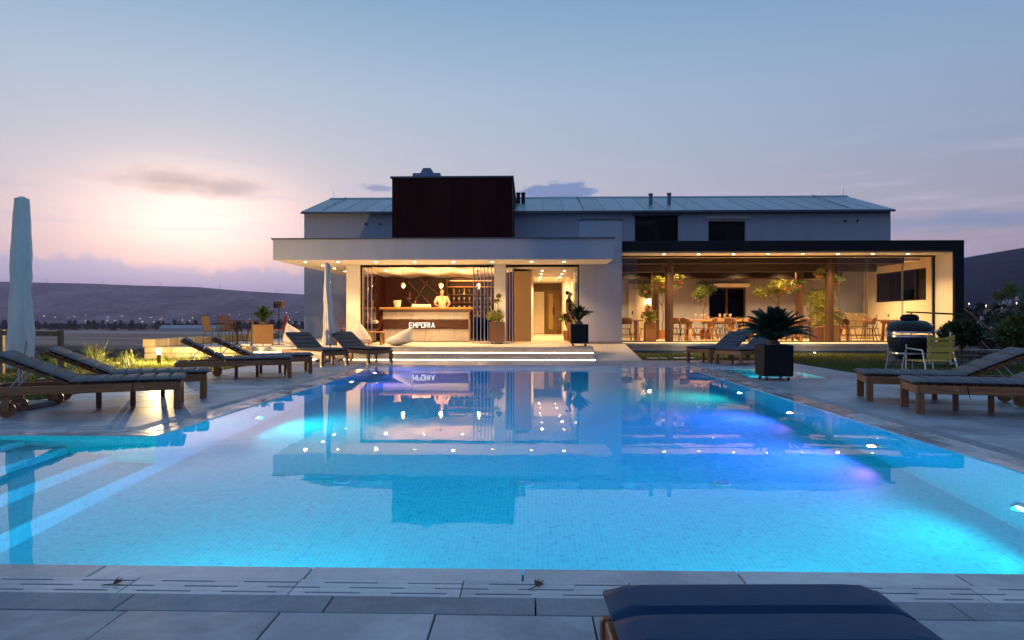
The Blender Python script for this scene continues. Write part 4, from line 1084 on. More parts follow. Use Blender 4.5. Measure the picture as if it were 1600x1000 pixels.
def frond_mesh(name, L, nleaf, ll, droop, rs, mat):
    mb = MB(); pts = []
    for i in range(13):
        t = i/12; pts.append(Vector((L*t*(1-.12*t*droop), 0, L*(.55*t-.62*droop*t*t))))
    mb.tube(pts, [.011*(1-.75*i/12) for i in range(13)], 5)
    for i in range(nleaf):
        t = .12+.88*i/nleaf; f_ = t*12; k = min(11, int(f_)); p = pts[k].lerp(pts[k+1], f_-k); tg = (pts[k+1]-pts[k]).normalized()
        l = ll*math.sin(math.pi*(.18+.74*t))*rs.uniform(.9, 1.08)
        for s in (-1, 1):
            d = (tg*.62 + Vector((0, s*.8, 0)) + Vector((0, 0, .28))).normalized(); q = p+d*l; w_ = tg*.012
            mid = p+d*l*.5+Vector((0, 0, .012))
            mb.add([p-w_*.6, mid-w_, q, mid+w_, p+w_*.6], [(0, 1, 3, 4), (1, 2, 3)])
    return mb.mesh(name, mat)
def cycad(o, z, n, L, ll, mat, seed, sc=1.0, droop=1.0):
    rs = random.Random(seed)
    MB().lathe([(0, -.06), (.09, -.06), (.11, .02), (.10, .09), (.06, .13), (0, .15)], 14, (0, 0, z), lambda a, zz: 1+.12*math.sin(a*7+zz*40)).build('stem', M_bark, o, True)
    vs_ = [frond_mesh('frond', L*(.9+.1*k), 26, ll, .35+.5*k/3, rs, mat) for k in range(4)]
    for i in range(n):
        t = i/n; tilt = 1.25 - droop*t + rs.uniform(-.08, .08); v = min(3, int(t*4))
        f_ = link('frond', vs_[v], o, (0, 0, z+.10)); f_.rotation_euler = (rs.uniform(-.2, .2), -tilt, i*2.39996+rs.uniform(-.2, .2)); s = sc*rs.uniform(.86, 1.08); f_.scale = (s, s, s)
def leafy(o, name, z, R_, H_, n, size, mat, seed, center=0.0, dens=1.0, aspect=.5):
    rs = random.Random(seed); pts = []; dr = []; sz = []
    clumps = [(rs.uniform(-1, 1)*R_*.65, rs.uniform(-1, 1)*R_*.65, rs.uniform(.1, 1)*H_*.85, rs.uniform(.3, .6)*R_) for _ in range(max(5, n//90))]
    for k in range(n):
        c = rs.choice(clumps); a = rs.uniform(0, 6.28); e = rs.uniform(-.6, 1.5); r = c[3]*rs.random()**.5
        d = Vector((math.cos(a)*math.cos(e), math.sin(a)*math.cos(e), math.sin(e)))
        pts.append((c[0]+d.x*r, c[1]+d.y*r, z+max(.01, c[2]*1.0+d.z*r*.8))); dr.append((d.x+rs.uniform(-.5, .5), d.y+rs.uniform(-.5, .5), d.z+rs.uniform(-.3, .8))); sz.append(size*rs.uniform(.6, 1.3))
    return leaves_mesh(name, pts, dr, sz, mat, o, aspect=aspect)
def stems(o, z, R_, H_, n, seed, mat=None, name='stem'):
    rs = random.Random(seed); mb = MB()
    for k in range(n):
        a = rs.uniform(0, 6.28); r = rs.uniform(.2, 1)*R_; h = H_*rs.uniform(.6, 1)
        mb.tube([(0.02*math.cos(a), .02*math.sin(a), z), (r*.4*math.cos(a), r*.4*math.sin(a), z+h*.6), (r*math.cos(a), r*math.sin(a), z+h)], [.008, .006, .003], 5)
    x_ = mb.build(name, mat or M_bark, o); x_['kind'] = 'stuff'; return x_
def blades(o, z, n, L, w_, mat, seed, spread=.9, name='blade', sep=True):
    rs = random.Random(seed)
    for k in range(n):
        a = k*2.4+rs.uniform(-.3, .3); sp = spread*rs.uniform(.25, 1); l = L*rs.uniform(.7, 1); mb = MB(); seg = 5; c = Vector((math.cos(a), math.sin(a), 0)); s = Vector((-math.sin(a), math.cos(a), 0))
        vs_ = []
        for i in range(seg+1):
            t = i/seg; p = c*(l*sp*t*(.5+.5*t)) + Vector((0, 0, z+l*(t-.55*sp*t*t))); ww = w_*math.sin(math.pi*min(.999, .25+.75*t))*.5+.001
            vs_ += [p-s*ww, p+s*ww+Vector((0, 0, .004))]
        mb.add(vs_, [(2*i, 2*i+1, 2*i+3, 2*i+2) for i in range(seg)]); mb.build(name, mat, o)
M_black_pl = pbr('black_planter', (.010, .010, .012), .6, var=.2, vs=3, bump=.1, bs=60, spec=.2)
M_brown_pl = pbr('brown_planter', (.13, .06, .03), .45, var=.1, vs=3)
M_corten = pbr('corten_planter', (.24, .11, .03), .6, var=.18, vs=4)
# big cycad by the spa
o = thing('potted_cycad', 'large dark cycad in a black wheeled planter beside the pool', 'potted plant', (4.45, 12.62, 0), .0)
top = planter_box(o, .52, .56, M_black_pl); M_cyc = leafmat('cycad_leaf', (.006, .022, .014), (.015, .045, .022), .35, .05)
cycad(o, top-.04, 96, .66, .155, M_cyc, 4, 1.0, 1.25)
o = thing('potted_cycad', 'spiky cycad in a black wheeled planter at the edge of the terrace steps', 'potted plant', (1.42, 20.0, ZT))
top = planter_box(o, .50, .56, M_black_pl); cycad(o, top-.04, 38, .50, .10, M_cyc, 5, 1.0, .85)
o = thing('potted_cycad', 'spiky cycad in a rusty brown planter at the left of the terrace', 'potted plant', (-8.05, 20.35, ZT), .35)
top = planter_box(o, .58, .62, M_corten, False); cycad(o, top-.04, 38, .52, .10, M_leafd, 6, 1.0, .95)
rs = random.Random(2)
for k in range(11):
    a = -8.4+k*.085; s = MB().lathe([(0, 0), (.035, .005), (.05, .03), (.035, .06), (0, .068)], 8, (0, 0, 0), lambda an, z: 1+.2*math.sin(an*2+k)).build('pebble', pbr('white_pebble', (.62, .58, .5), .7), loc=(a, 19.62+rs.uniform(-.1, .1), ZT), smooth=True)
    tag(s, f'{ORD[k]} white pebble from the left in front of the rusty brown planter', 'pebble', 'white pebbles on the terrace')
o = thing('potted_shrub', 'leafy climbing shrub in a dark brown wheeled planter by the bar pier', 'potted plant', (-1.05, 21.55, ZT))
top = planter_box(o, .47, .62, M_brown_pl)
stems(o, top-.06, .12, .95, 7, 3); leafy(o, 'lower_leaves', top-.04, .32, .26, 420, .10, M_leafy, 21); leafy(o, 'upper_leaves', top+.2, .12, .75, 300, .06, M_leaf, 22)
# restaurant plants
def small_tree(X, Y, H_, crown, label, seed, leaf, n=2600):
    o = thing('small_tree', label, 'tree', (X, Y, ZT+.004), 0, 'indoor trees of the restaurant'); rs = random.Random(seed)
    MB().lathe([(0, 0), (.15, 0), (.19, .34), (.17, .34), (.15, .05), (0, .05)], 18).build('pot', M_clay, o, True)
    tp = [(rs.uniform(-.02, .02)*k, rs.uniform(-.02, .02)*k, .05+(H_-crown)*k/5) for k in range(6)]
    MB().tube(tp, [.028-.002*k for k in range(6)], 7).build('trunk', M_bark, o, True)
    mb = MB(); pts = []; dr = []; sz = []
    def grow(p, d, l, r, lv):
        q = p + d*l; mb.tube([p, (p+q)/2+Vector((rs.uniform(-.03, .03), rs.uniform(-.03, .03), 0)), q], [r, r*.8, r*.6], 5)
        if lv >= 2:
            for _ in range(int(n/60)):
                t = rs.random(); pts.append((p.lerp(q, t)+Vector((rs.gauss(0, .07), rs.gauss(0, .07), rs.gauss(0, .06))))[:]); dr.append((rs.gauss(0, 1), rs.gauss(0, 1), rs.gauss(-.2, .8))); sz.append(rs.uniform(.045, .085))
        if lv < 3:
            for _ in range(3):
                dd = (d + Vector((rs.uniform(-.9, .9), rs.uniform(-.9, .9), rs.uniform(-.15, .6)))).normalized(); grow(q, dd, l*rs.uniform(.6, .85), r*.6, lv+1)
    for k in range(3): grow(Vector(tp[-1]), Vector((rs.uniform(-1.3, 1.3), rs.uniform(-1, 1), 1)).normalized(), crown*.40, .016, 0)
    b_ = mb.build('branches', M_bark, o); b_['kind'] = 'stuff'
    leaves_mesh('crown', pts, dr, sz, leaf, o)
small_tree(6.95, 27.5, 2.2, .95, 'thin indoor tree left of the back window', 31, M_leaf)
small_tree(9.75, 27.3, 2.25, 1.0, 'thin indoor tree right of the back window above the cycad', 32, M_leafy)
small_tree(5.35, 27.9, 2.2, .9, 'slim indoor tree between the left columns', 33, M_leaf)
small_tree(3.15, 26.5, 2.2, 1.0, 'indoor tree at the far left glass of the restaurant', 34, M_leafy)
small_tree(14.55, 20.9, 1.75, .75, 'young potted tree against the black corner post', 36, M_leaf, 900)
def pot_plant(X, Y, w_, h, mat, label, H_, Rr, n, leaf, seed, sz=.10, blade=None):
    o = thing('potted_plant', label, 'potted plant', (X, Y, ZT+.004)); top = planter_box(o, w_, h, mat, False)
    stems(o, top-.05, Rr*.5, H_*.8, 8, seed); leafy(o, 'leaves', top-.03, Rr, H_, n, sz, leaf, seed+1)
    if blade: blades(o, top-.05, blade[0], blade[1], .035, blade[2], seed+2, .6)
    return o
o = pot_plant(4.28, 24.6, .38, .66, M_corten, 'colourful leafy plant in a tall rusty planter by the left columns', .42, .30, 380, M_leafy, 41, .11, (10, .85, M_leafy))
leafy(o, 'red_leaves', .9, .16, .35, 90, .10, pbr('red_leaf', (.32, .05, .02), .5), 44)
o = pot_plant(10.55, 24.2, .42, .56, M_corten, 'trailing leafy plant with red blooms by the front right column', .50, .34, 420, M_leafy, 51, .10, (9, 1.1, M_leaf))
for k, (dx, dz) in enumerate(((-.22, 1.25), (.14, 1.05))): MB().lathe([(0, -.03), (.04, -.01), (.05, .02), (.02, .05), (0, .05)], 8, (dx, -.1, dz), lambda a, z: 1+.25*math.sin(a*5)).build('bloom', pbr('red_bloom', (.6, .07, .03), .6), o)
pot_plant(10.0, 24.15, .34, .5, M_brown_pl, 'bushy trailing plant beside the table behind the cycad', .38, .28, 320, M_leafy, 56, .09)
o = thing('potted_bush', 'tall dense yellow green bush behind the right column', 'potted plant', (11.45, 27.3, ZT+.004)); top = planter_box(o, .5, .5, M_corten, False)
stems(o, top-.05, .3, 1.2, 9, 61); leafy(o, 'foliage', top+.05, .55, 1.35, 1900, .10, M_leafy, 62)
o = thing('table_plant', 'small leafy plant on the table behind the cycad', 'potted plant', (9.15, 24.95, ZT+.769)); MB().lathe([(0, 0), (.06, 0), (.08, .1), (.07, .1), (.05, .02), (0, .02)], 14).build('pot', M_clay, o, True)
leafy(o, 'leaves', .09, .16, .18, 120, .10, M_leafy, 66)
for i, (u_, X, Y, Z_, m) in enumerate(((0, 4.02, 24.3, 2.10, M_leafy), (0, 4.62, 24.6, 2.42, M_leafy), (0, 4.95, 25.4, 2.35, M_leaf), (0, 5.35, 24.7, 2.48, M_leafy), (0, 9.25, 24.9, 2.25, M_leafy), (0, 9.85, 25.4, 2.35, M_leaf), (0, 10.0, 23.9, 2.62, M_leafy), (0, 10.85, 24.4, 2.40, M_leaf))):
    o = thing('hanging_basket', f'{ORD[i]} hanging flower basket from the left in the restaurant', 'hanging basket', (X, Y, Z_), 0, 'hanging baskets of the restaurant')
    MB().lathe([(0, -.11), (.06, -.10), (.11, -.05), (.125, 0), (.11, 0), (.09, -.05), (0, -.08)], 16).build('bowl', M_clay, o, True)
    MB().cyl((0, 0, -.05), (0, 0, 3.16-Z_-.02), .003, n=5).build('cord', M_black, o)
    leafy(o, 'leaves', -.02, .24, .22, 280, .085, m, 70+i); leafy(o, 'trailing_leaves', -.30, .20, .3, 50, .075, m, 80+i)
# ------------------------------------------------------------------ sun loungers
LNG = {}
def pillow(mb, x0, x1, y0, y1, z0, z1, r=.016, M=None):
    """soft edged cushion section"""
    nx, ny = 8, 14; vs_ = []; fs = []
    prof = lambda t: 1-abs(2*t-1)**10
    for side in (1, -1):
        for i in range(nx+1):
            for j in range(ny+1):
                a, b = i/nx, j/ny; k = prof(a)*.65*prof(b)**.6+.35*min(prof(a), prof(b))**.5 if 0 < a < 1 and 0 < b < 1 else 0
                zm = (z0+z1)/2; hh = (z1-z0)/2
                vs_.append((x0+(x1-x0)*a, y0+(y1-y0)*b, zm + side*hh*(.12+.88*k)))
    N = (nx+1)*(ny+1)
    for s in (0, 1):
        for i in range(nx):
            for j in range(ny):
                a = s*N+i*(ny+1)+j; q = (a, a+ny+1, a+ny+2, a+1); fs.append(q if s == 0 else q[::-1])
    rim = [i*(ny+1) for i in range(nx+1)] + [nx*(ny+1)+j for j in range(1, ny+1)] + [i*(ny+1)+ny for i in range(nx-1, -1, -1)] + [j for j in range(ny-1, 0, -1)]
    for k in range(len(rim)): a, b = rim[k], rim[(k+1) % len(rim)]; fs.append((a, b, b+N, a+N))
    mb.add(vs_, fs, M); return mb
def lounger(loc, rz, label, far=1, cmat=None, ang=25, sc=1.0):
    """head at x=0, foot at x=2; far = side (+1/-1 in y) of the inner support legs"""
    cmat = cmat or M_cush
    o = thing('sun_lounger', label, 'sun lounger', loc, rz, 'sun loungers round the pool')
    HX = .80; hw = .33
    key = (far, cmat.name, ang)
    if key not in LNG:
        L = []
        def A(n, mb, mat, smooth=False): L.append((n, mb.mesh(n, mat, smooth)))
        for s in (-1, 1):
            A('side_rail', MB().box(0, 1.93, s*hw-.0225, s*hw+.0225, .25, .345, .005), M_wood)
            A('leg', MB().box(1.88, 1.965, s*(hw-.002)-.033, s*(hw-.002)+.033, .016, .249, .005), M_woodz)
            A('leg_cap', MB().box(1.882, 1.963, s*(hw-.002)-.031, s*(hw-.002)+.031, 0, .0155, .002), M_chrome)
            A('leg_block', MB().box(1.931, 1.965, s*(hw-.002)-.033, s*(hw-.002)+.033, .25, .345, .005), M_woodz)
            w_ = MB(); w_.cyl((.20, s*(hw-.06)-.016, .088), (.20, s*(hw-.06)+.016, .088), .088, n=22); A('wheel', w_, M_wood, True)
            w_ = MB(); w_.cyl((.20, s*(hw-.06)-.02, .088), (.20, s*(hw-.06)+.02, .088), .018, n=10); A('wheel_hub', w_, M_chrome, True)
            A('wheel_leg', MB().box(.165, .235, s*(hw-.025)-.02, s*(hw-.025)+.02, .07, .249, .004), M_woodz)
            w_ = MB(); w_.cyl((1.55, s*(hw+.0225), .30), (1.55, s*(hw+.027), .30), .010, n=8); A('bolt', w_, M_chrome)
        for xx in (1.02, 1.39): A('support_leg', MB().box(xx-.03, xx+.03, far*(hw-.07)-.02, far*(hw-.07)+.02, 0, .25, .004), M_woodz)
        A('end_rail', MB().box(1.934, 1.962, -hw+.034, hw-.034, .25, .344, .004), M_wood); A('head_rail', MB().box(.0, .045, -hw+.024, hw-.024, .255, .34, .004), M_wood)
        ax = MB(); ax.cyl((.20, -hw+.02, .088), (.20, hw-.02, .088), .008, n=8); A('axle', ax, M_chrome)
        for k in range(11):
            x0 = HX+.015+k*.102; A('slat', MB().box(x0, x0+.07, -hw+.024, hw-.024, .335, .355, .003), M_wood)
        cz0, cz1 = .356, .415
        st = (2.0-HX)/7
        for k in range(7): A('cushion_section', pillow(MB(), HX+k*st+.003, HX+(k+1)*st-.003, -hw-.018, hw+.018, cz0, cz1), cmat, True)
        a = R(ang); M = Matrix.Translation((HX, 0, .36)) @ Matrix.Rotation(math.pi, 4, 'Z') @ Matrix.Rotation(-a, 4, 'Y')
        bst = .78/4
        for k in range(4): A('back_cushion', pillow(MB(), k*bst+.003, (k+1)*bst-.003, -hw-.008, hw+.008, .011, .066, M=M), cmat, True)
        for s in (-1, 1): A('back_stile', MB().box(.0, .79, s*(hw-.06)-.022, s*(hw-.06)+.022, -.035, .01, .004, M), M_wood)
        for k in range(7): A('back_slat', MB().box(.03+k*.107, .03+k*.107+.075, -hw+.0, hw-.0, -.008, .0105, .003, M), M_wood)
        top = M @ Vector((.45, 0, -.03))
        for s in (-1, 1): w_ = MB(); w_.cyl((top.x, s*.22, top.z), (.20, s*.22, .31), .006, n=6); A('prop_rod', w_, M_chrome)
        w_ = MB(); w_.tube([(1.45, -far*(hw+.016), .40), (1.452, -far*(hw+.03), .33), (1.44, -far*(hw+.03), .25), (1.425, -far*(hw+.028), .20)], .004, 5); A('strap', w_, M_black)
        LNG[key] = L
    for n, me in LNG[key]: link(n, me, o)
    o.scale = (sc, sc, sc)
    return o
def place_lounger(foot_near, ang_deg, side, label, **kw):
    """foot_near: ground point of the camera-side foot leg; ang: heading head->foot"""
    a = R(ang_deg); d = Vector((math.cos(a), math.sin(a))); n = Vector((-math.sin(a), math.cos(a)))*side     # n points to the far side
    c = Vector(foot_near) + n*.33; h = c - d*1.94
    return lounger((h.x, h.y, .001), a, label, far=side, **kw)
place_lounger((-4.25, 8.15), 25, 1, 'slate cushioned sun lounger nearest at the left, cut by the picture edge')
place_lounger((-4.48, 9.27), 25, 1, 'slate cushioned sun lounger second from the left picture edge')
place_lounger((-4.49, 12.64), 25, 1, 'slate cushioned sun lounger third along the left side of the pool', ang=28)
place_lounger((-4.44, 13.69), 25, 1, 'slate cushioned sun lounger fourth along the left side of the pool', ang=28)
M_cushb = pbr('brown_grey_cushion', (.075, .06, .062), .8, var=.12, vs=6, bump=.3, bs=220, bd=.0015)
place_lounger((-4.84, 15.74), -43, 1, 'brownish sun lounger left of the two before the terrace steps', cmat=M_cushb, ang=29)
place_lounger((-3.92, 16.45), -43, 1, 'brownish sun lounger right of the two before the terrace steps', cmat=M_cushb, ang=29)
place_lounger((4.44, 7.95), 165, -1, 'slate cushioned sun lounger nearest at the right picture edge')
place_lounger((4.46, 9.15), 164, -1, 'slate cushioned sun lounger in front of the yellow slatted chair')
M_cushn = pbr('blue_grey_cushion', (.045, .05, .075), .75, var=.12, vs=6, bump=.3, bs=220, bd=.0015)
place_lounger((4.45, 17.14), 219, -1, 'navy sun lounger behind the other one by the spa', cmat=M_cushn, ang=29)
place_lounger((4.94, 16.22), 219, -1, 'navy sun lounger half hidden by the large potted cycad', cmat=M_cushn, ang=29)
# foreground lounger: foot end at the pool, seen from its head
lounger((.612, -.255, .001), R(92), 'dark navy cushioned sun lounger in the near foreground', far=1, cmat=M_navy, sc=1.02)
# ------------------------------------------------------------------ parasols
def parasol(loc, label, top, skirt, r0, r1, lean=0.0, seed=1, rz=0.0):
    o = thing('closed_parasol', label, 'parasol', loc, rz, 'closed parasols'); rs = random.Random(seed)
    MB().box(-.30, .30, -.25, .25, 0, .065, .01).build('base_slab', stone('granite_base_%d' % seed, (.16, .15, .14), (.28, .26, .24), .7, 60), o)
    MB().cyl((0, 0, .066), (0, 0, .30), .045, n=16).build('base_socket', M_trim, o, True)
    MB().cyl((0, 0, .066), (0, 0, top-.02), .026, n=16).build('pole', M_chrome, o, True)
    mb = MB(); n = 72; rows = 46; prof = []
    for i in range(rows+1):
        t = i/rows; z = skirt + (top-skirt)*t; r = r1*(1-t)**1.15 + r0*(1-(1-t)**1.15)
        r *= 1 + .06*math.sin(t*9+seed) - .12*math.exp(-((t-.45)/.06)**2)*.6
        prof.append((r, z))
    prof += [(prof[-1][0], top+.001), (prof[-1][0]*.97, top+.004), (prof[-1][0]*.96, top+.005)]
    def fold(a, z):
        t = (z-skirt)/(top-skirt); amp = .20*(1-t)+.07
        return 1 + amp*math.sin(a*4+1.5*math.sin(z*2.2+seed)+seed)*.6 + amp*.45*math.sin(a*9+z*3+seed*2) + .035*mnoise.noise(Vector((math.cos(a)*3, math.sin(a)*3, z*7+seed)))*3
    mb.lathe(prof, n, (0, 0, 0), fold)
    mb.v = [(x+lean*(z-skirt), y, z) for x, y, z in mb.v]
    mb.build('cover', M_canvas, o, 'all')
    MB().lathe([(0, top-.01), (.05, top-.01), (.055, top+.012), (.03, top+.03), (0, top+.032)], 14, (lean*(top-skirt), 0, 0)).build('finial', M_canvas, o, True)
    if seed == 1: MB().tube([(r1*.9, -.05, skirt+.35), (r1*1.0, -.1, skirt+.2), (r1*.7, -.15, skirt+.02)], .004, 5).build('tie_cord', M_black, o)
    return o
parasol((-6.37, 8.35, 0), 'tall closed white parasol at the far left by the loungers', 2.60, .50, .084, .14, .012, 1)
parasol((-5.25, 17.7, 0), 'closed white parasol between the brownish loungers before the bar', 2.56, .42, .055, .16, -.035, 2)
# ------------------------------------------------------------------ terrace furniture
def cord_chair(label, loc, rz, mat, proto={}):
    o = thing('cord_chair', label, 'chair', loc, rz, 'outdoor chairs of the terrace')
    k = mat.name
    if k not in proto:
        L = []
        fr = MB(); fr.tube([(-.24, .2, .42), (-.25, .27, .62), (-.22, .33, .86), (-.17, .34, .89), (.17, .34, .89), (.22, .33, .86), (.25, .27, .62), (.24, .2, .42)], .011, 6); L.append(('back_frame', fr.mesh('back_frame', mat, True)))
        for i in range(11):
            x = -.2+.04*i; L.append(('back_cord', MB().tube([(x, .215, .44), (x*1.0, .28, .62), (x*.93, .335, .875)], .012, 5).mesh('back_cord', mat, True)))
        L.append(('seat', MB().box(-.24, .24, -.24, .21, .42, .445, .01).mesh('seat', mat)))
        for s in (-1, 1):
            L.append(('arm', MB().tube([(s*.24, -.2, .43), (s*.28, -.18, .64), (s*.28, .1, .66), (s*.25, .28, .64)], .010, 6).mesh('arm', M_black, True)))
            for t in (-1, 1): L.append(('leg', MB().tube([(s*.2, t*.19, .42), (s*.25, t*.26, 0)], .010, 6).mesh('leg', M_black, True)))
        proto[k] = L
    for n, me in proto[k]: link(n, me, o)
    return o
M_cord = pbr('dark_brown_cord', (.06, .03, .018), .6); M_red = pbr('red_cord', (.36, .05, .025), .55)
cord_chair('brown cord chair at the left end of the terrace table', (-9.35, 20.0, ZT), 2.5, M_cord); cord_chair('brown cord chair beside the terrace table leg', (-8.98, 20.25, ZT), 2.9, M_cord)
cord_chair('red cord chair right of the terrace table', (-8.65, 21.2, ZT), -1.1, M_red); cord_chair('red cord chair behind the rusty planter', (-8.35, 22.2, ZT), -1.0, M_red)
cord_chair('red cord chair behind the closed parasol by the bar', (-6.55, 24.2, ZT), 1.9, M_red); cord_chair('red cord chair inside the left end of the bar', (-5.5, 23.6, ZT), -1.3, M_red)
def plain_table(loc, label, L=.9, mat=M_cord):
    o = thing('terrace_table', label, 'table', loc, 0, 'terrace tables')
    MB().box(-L/2, L/2, -.4, .4, .72, .745, .005).build('top', mat, o)
    MB().box(-.3, -.22, -.05, .05, .02, .72, .004).build('leg', mat, o); MB().box(.22, .3, -.05, .05, .02, .72, .004).build('leg', mat, o); MB().box(-.36, .36, -.25, .25, 0, .02, .003).build('foot', mat, o)
plain_table((-8.85, 20.9, ZT), 'dark square table on the left of the terrace', 1.1); plain_table((-5.9, 25.0, ZT), 'dark table by the left pier of the bar', .8)
M_bean = pbr('bean_bag_fabric', (.60, .52, .42), .9, var=.06, vs=4, bump=.5, bs=16, bd=.02)
def bean_bag(loc, rz, label, tip=(-.35, .0, .82), s=1.0):
    o = thing('bean_bag', label, 'bean bag', loc, rz, 'bean bags on the terrace')
    mb = MB(); n = 40; rows = 18; T_ = Vector(tip)
    for i in range(rows+1):
        t = i/rows
        for k in range(n):
            a = 2*math.pi*k/n
            r = .50*(math.sin(min(1, t*3.2+.08)*math.pi/2))*(1-t)**.85 + .006
            wr = 1+.06*math.sin(a*5+t*9)*t+.05*math.sin(a*13-t*10)*t+.10*max(0, math.cos(2*a))*(1-t)
            c = Vector((0, 0, 0)).lerp(T_, t**1.3); z = t*T_.z
            mb.v.append((c.x+r*wr*math.cos(a)*1.05, c.y+r*wr*math.sin(a)*.9, max(0, z)))
    for i in range(rows):
        for k in range(n): mb.f.append((i*n+k, i*n+(k+1) % n, (i+1)*n+(k+1) % n, (i+1)*n+k)); mb.m.append(0)
    mb.f += [tuple(range(n-1, -1, -1)), tuple(rows*n+k for k in range(n))]; mb.m += [0, 0]
    b_ = mb.build('bag', M_bean, o, 'all'); o.scale = (s, s, s)
    MB().tube([Vector((0, 0, 0)).lerp(T_, 1)+Vector((0, 0, -.01)), T_+Vector((.03, 0, .03))], [.02, .008], 6).build('seam_tab', M_bean, b_)
bean_bag((-6.75, 19.75, ZT), .1, 'pale bean bag chair at the left of the terrace with its tip raised', (-.38, 0, .72), .92)
bean_bag((-5.15, 20.3, ZT), 0, 'pale bean bag chair behind the lounger before the bar', (0, .1, .74), .92)
bean_bag((-3.98, 20.2, ZT), 0, 'pale bean bag chair lying in front of the bar counter', (.48, .05, .58), .95)
def stool(loc, rz, label):
    o = thing('side_table', label, 'side table', loc, rz, 'small oak tables of the terrace')
    MB().box(-.24, .24, -.24, .24, .36, .40, .006).build('top', M_oak, o)
    for sx in (-1, 1):
        for sy in (-1, 1): MB().box(sx*.19-.03, sx*.19+.03, sy*.19-.03, sy*.19+.03, 0, .359, .004).build('leg', M_oakz, o)
stool((-5.85, 20.6, ZT), .1, 'small oak side table left of the closed parasol'); stool((-4.75, 20.9, ZT), 0, 'small oak side table between two bean bags')
o = thing('towel', 'rolled white towel at the corner of the bar counter', 'towel', (-5.4, 23.2, ZT+.62))
MB().lathe([(0, 0), (.14, .01), (.18, .06), (.13, .12), (.06, .15), (0, .15)], 18, (0, 0, 0), lambda a, z: 1+.2*math.sin(a*3)+.1*math.sin(a*7)).build('cloth', pbr('towel_white', (.65, .6, .55), .9, bump=.6), o, 'all')
MB().cyl((0, 0, -.62), (0, 0, .01), .02, n=8).build('stand', M_black, o); MB().box(-.14, .14, -.14, .14, -.62, -.6, .004).build('stand_foot', M_black, o)
o = thing('pole_speaker', 'dark box speaker on a slim pole by the rusty planter', 'speaker', (-7.72, 20.75, ZT))
MB().cyl((0, 0, .01), (0, 0, 1.15), .014, n=8).build('pole', M_black, o); MB().box(-.14, .14, -.09, .09, 1.12, 1.34, .01).build('cabinet', M_cord, o); MB().box(-.12, .12, -.093, -.0905, 1.14, 1.32).build('grille', M_black, o)
MB().box(-.14, .14, -.14, .14, 0, .01, .002).build('foot', M_black, o)
# ------------------------------------------------------------------ left lawn: bollard, fence, tall grasses
o = thing('bollard_lamp', 'lit bollard lamp with glowing head in the left lawn', 'bollard lamp', (-9.0, 16.3, -.03))
MB().cyl((0, 0, 0), (0, 0, .28), .045, n=16).build('post', M_brownm, o, True); MB().cyl((0, 0, .281), (0, 0, .41), .05, n=16).build('lens', emit('bollard_glow', (1, .74, .36), 16), o, True); MB().cyl((0, 0, .411), (0, 0, .425), .058, n=16).build('cap', M_brownm, o, True)
lamp('bollard_light', 'POINT', (0, 0, .52), 700, (1, .70, .32), o, .06)
fence = thing('post_fence', 'low wooden post and rail fence with wires beyond the left lawn', 'fence', (-9, 12.7, -.03))
fp = [(-12.6, 14.6), (-10.55, 13.35), (-8.9, 12.7)]
for i, (X, Y) in enumerate(fp):
    MB().box(X+9-.04, X+9+.04, Y-12.7-.04, Y-12.7+.04, -.05, .93, .006).build('post', wood('pale_post', (.32, .2, .11), .7, 'Z'), fence)
for a, b in zip(fp, fp[1:]):
    A_, B_ = Vector((a[0]+9, a[1]-12.7, .86)), Vector((b[0]+9, b[1]-12.7, .86)); e = (B_-A_).normalized()*.045
    MB().bar(A_+e, B_-e, .05, .09, bev=.005).build('rail', wood('pale_rail', (.24, .13, .07), .7, 'X'), fence)
    for zz in (.25, .5): MB().tube([A_+e+Vector((0, 0, zz-.86)), B_-e+Vector((0, 0, zz-.86))], .003, 4).build('wire', M_chrome, fence)
def grass_clump(X, Y, H_, n, label, seed, mat=None):
    o = thing('grass_clump', label, 'plant', (X, Y, -.04), 0, 'plants along the left lawn'); rs = random.Random(seed); mb = MB()
    for k in range(n):
        a = rs.uniform(0, 6.28); r = rs.uniform(0, .22); l = H_*rs.uniform(.5, 1); sp = rs.uniform(.1, .75); b0 = Vector((r*math.cos(a*1.7), r*math.sin(a*1.7), 0)); c = Vector((math.cos(a), math.sin(a), 0)); s = Vector((-math.sin(a), math.cos(a), 0)); vs_ = []
        for i in range(5):
            t = i/4; p = b0+c*(l*sp*t*t)+Vector((0, 0, l*(t-.35*sp*t*t))); w_ = .009*(1-t)+.001; vs_ += [p-s*w_, p+s*w_]
        mb.add(vs_, [(2*i, 2*i+1, 2*i+3, 2*i+2) for i in range(4)])
    x_ = mb.build('blades', mat or M_leafy, o); x_['kind'] = 'stuff'
M_leafg = leafmat('grass_blade_tall', (.07, .10, .02), (.20, .22, .05))
for i, (X, Y, H_, n, l) in enumerate(((-9.9, 15.2, .75, 150, 'tall arching grass clump left of the bollard lamp'), (-9.35, 15.7, .5, 90, 'shorter grass clump beside the bollard lamp'), (-10.6, 14.6, .5, 70, 'grass clump behind the lounger back near the fence'),
                                  (-8.3, 17.3, .42, 90, 'grass clump at the foot of the limestone wall'), (-7.6, 17.6, .35, 70, 'small grass clump below the left end of the steps'), (-9.5, 17.5, .4, 80, 'grass clump under the left wall corner'), (-8.2, 11.2, .4, 60, 'grass clump beside the nearer fence post'))):
    grass_clump(X, Y, H_, n, l, 90+i, M_leafg)
for i, (X, Y, s_, l) in enumerate(((-10.4, 16.0, .35, 'broad leaved weed at the lawn edge by the fence'), (-8.75, 12.1, .3, 'broad leaved weed at the foot of the fence post'), (-7.75, 18.2, .25, 'small leafy plant beside the terrace steps'))):
    o = thing('leafy_weed', l, 'plant', (X, Y, -.03)); stems(o, 0, .2, s_*1.6, 6, 130+i); leafy(o, 'leaves', .02, s_*.8, s_*1.4, 170, .09, M_leafg, 140+i)
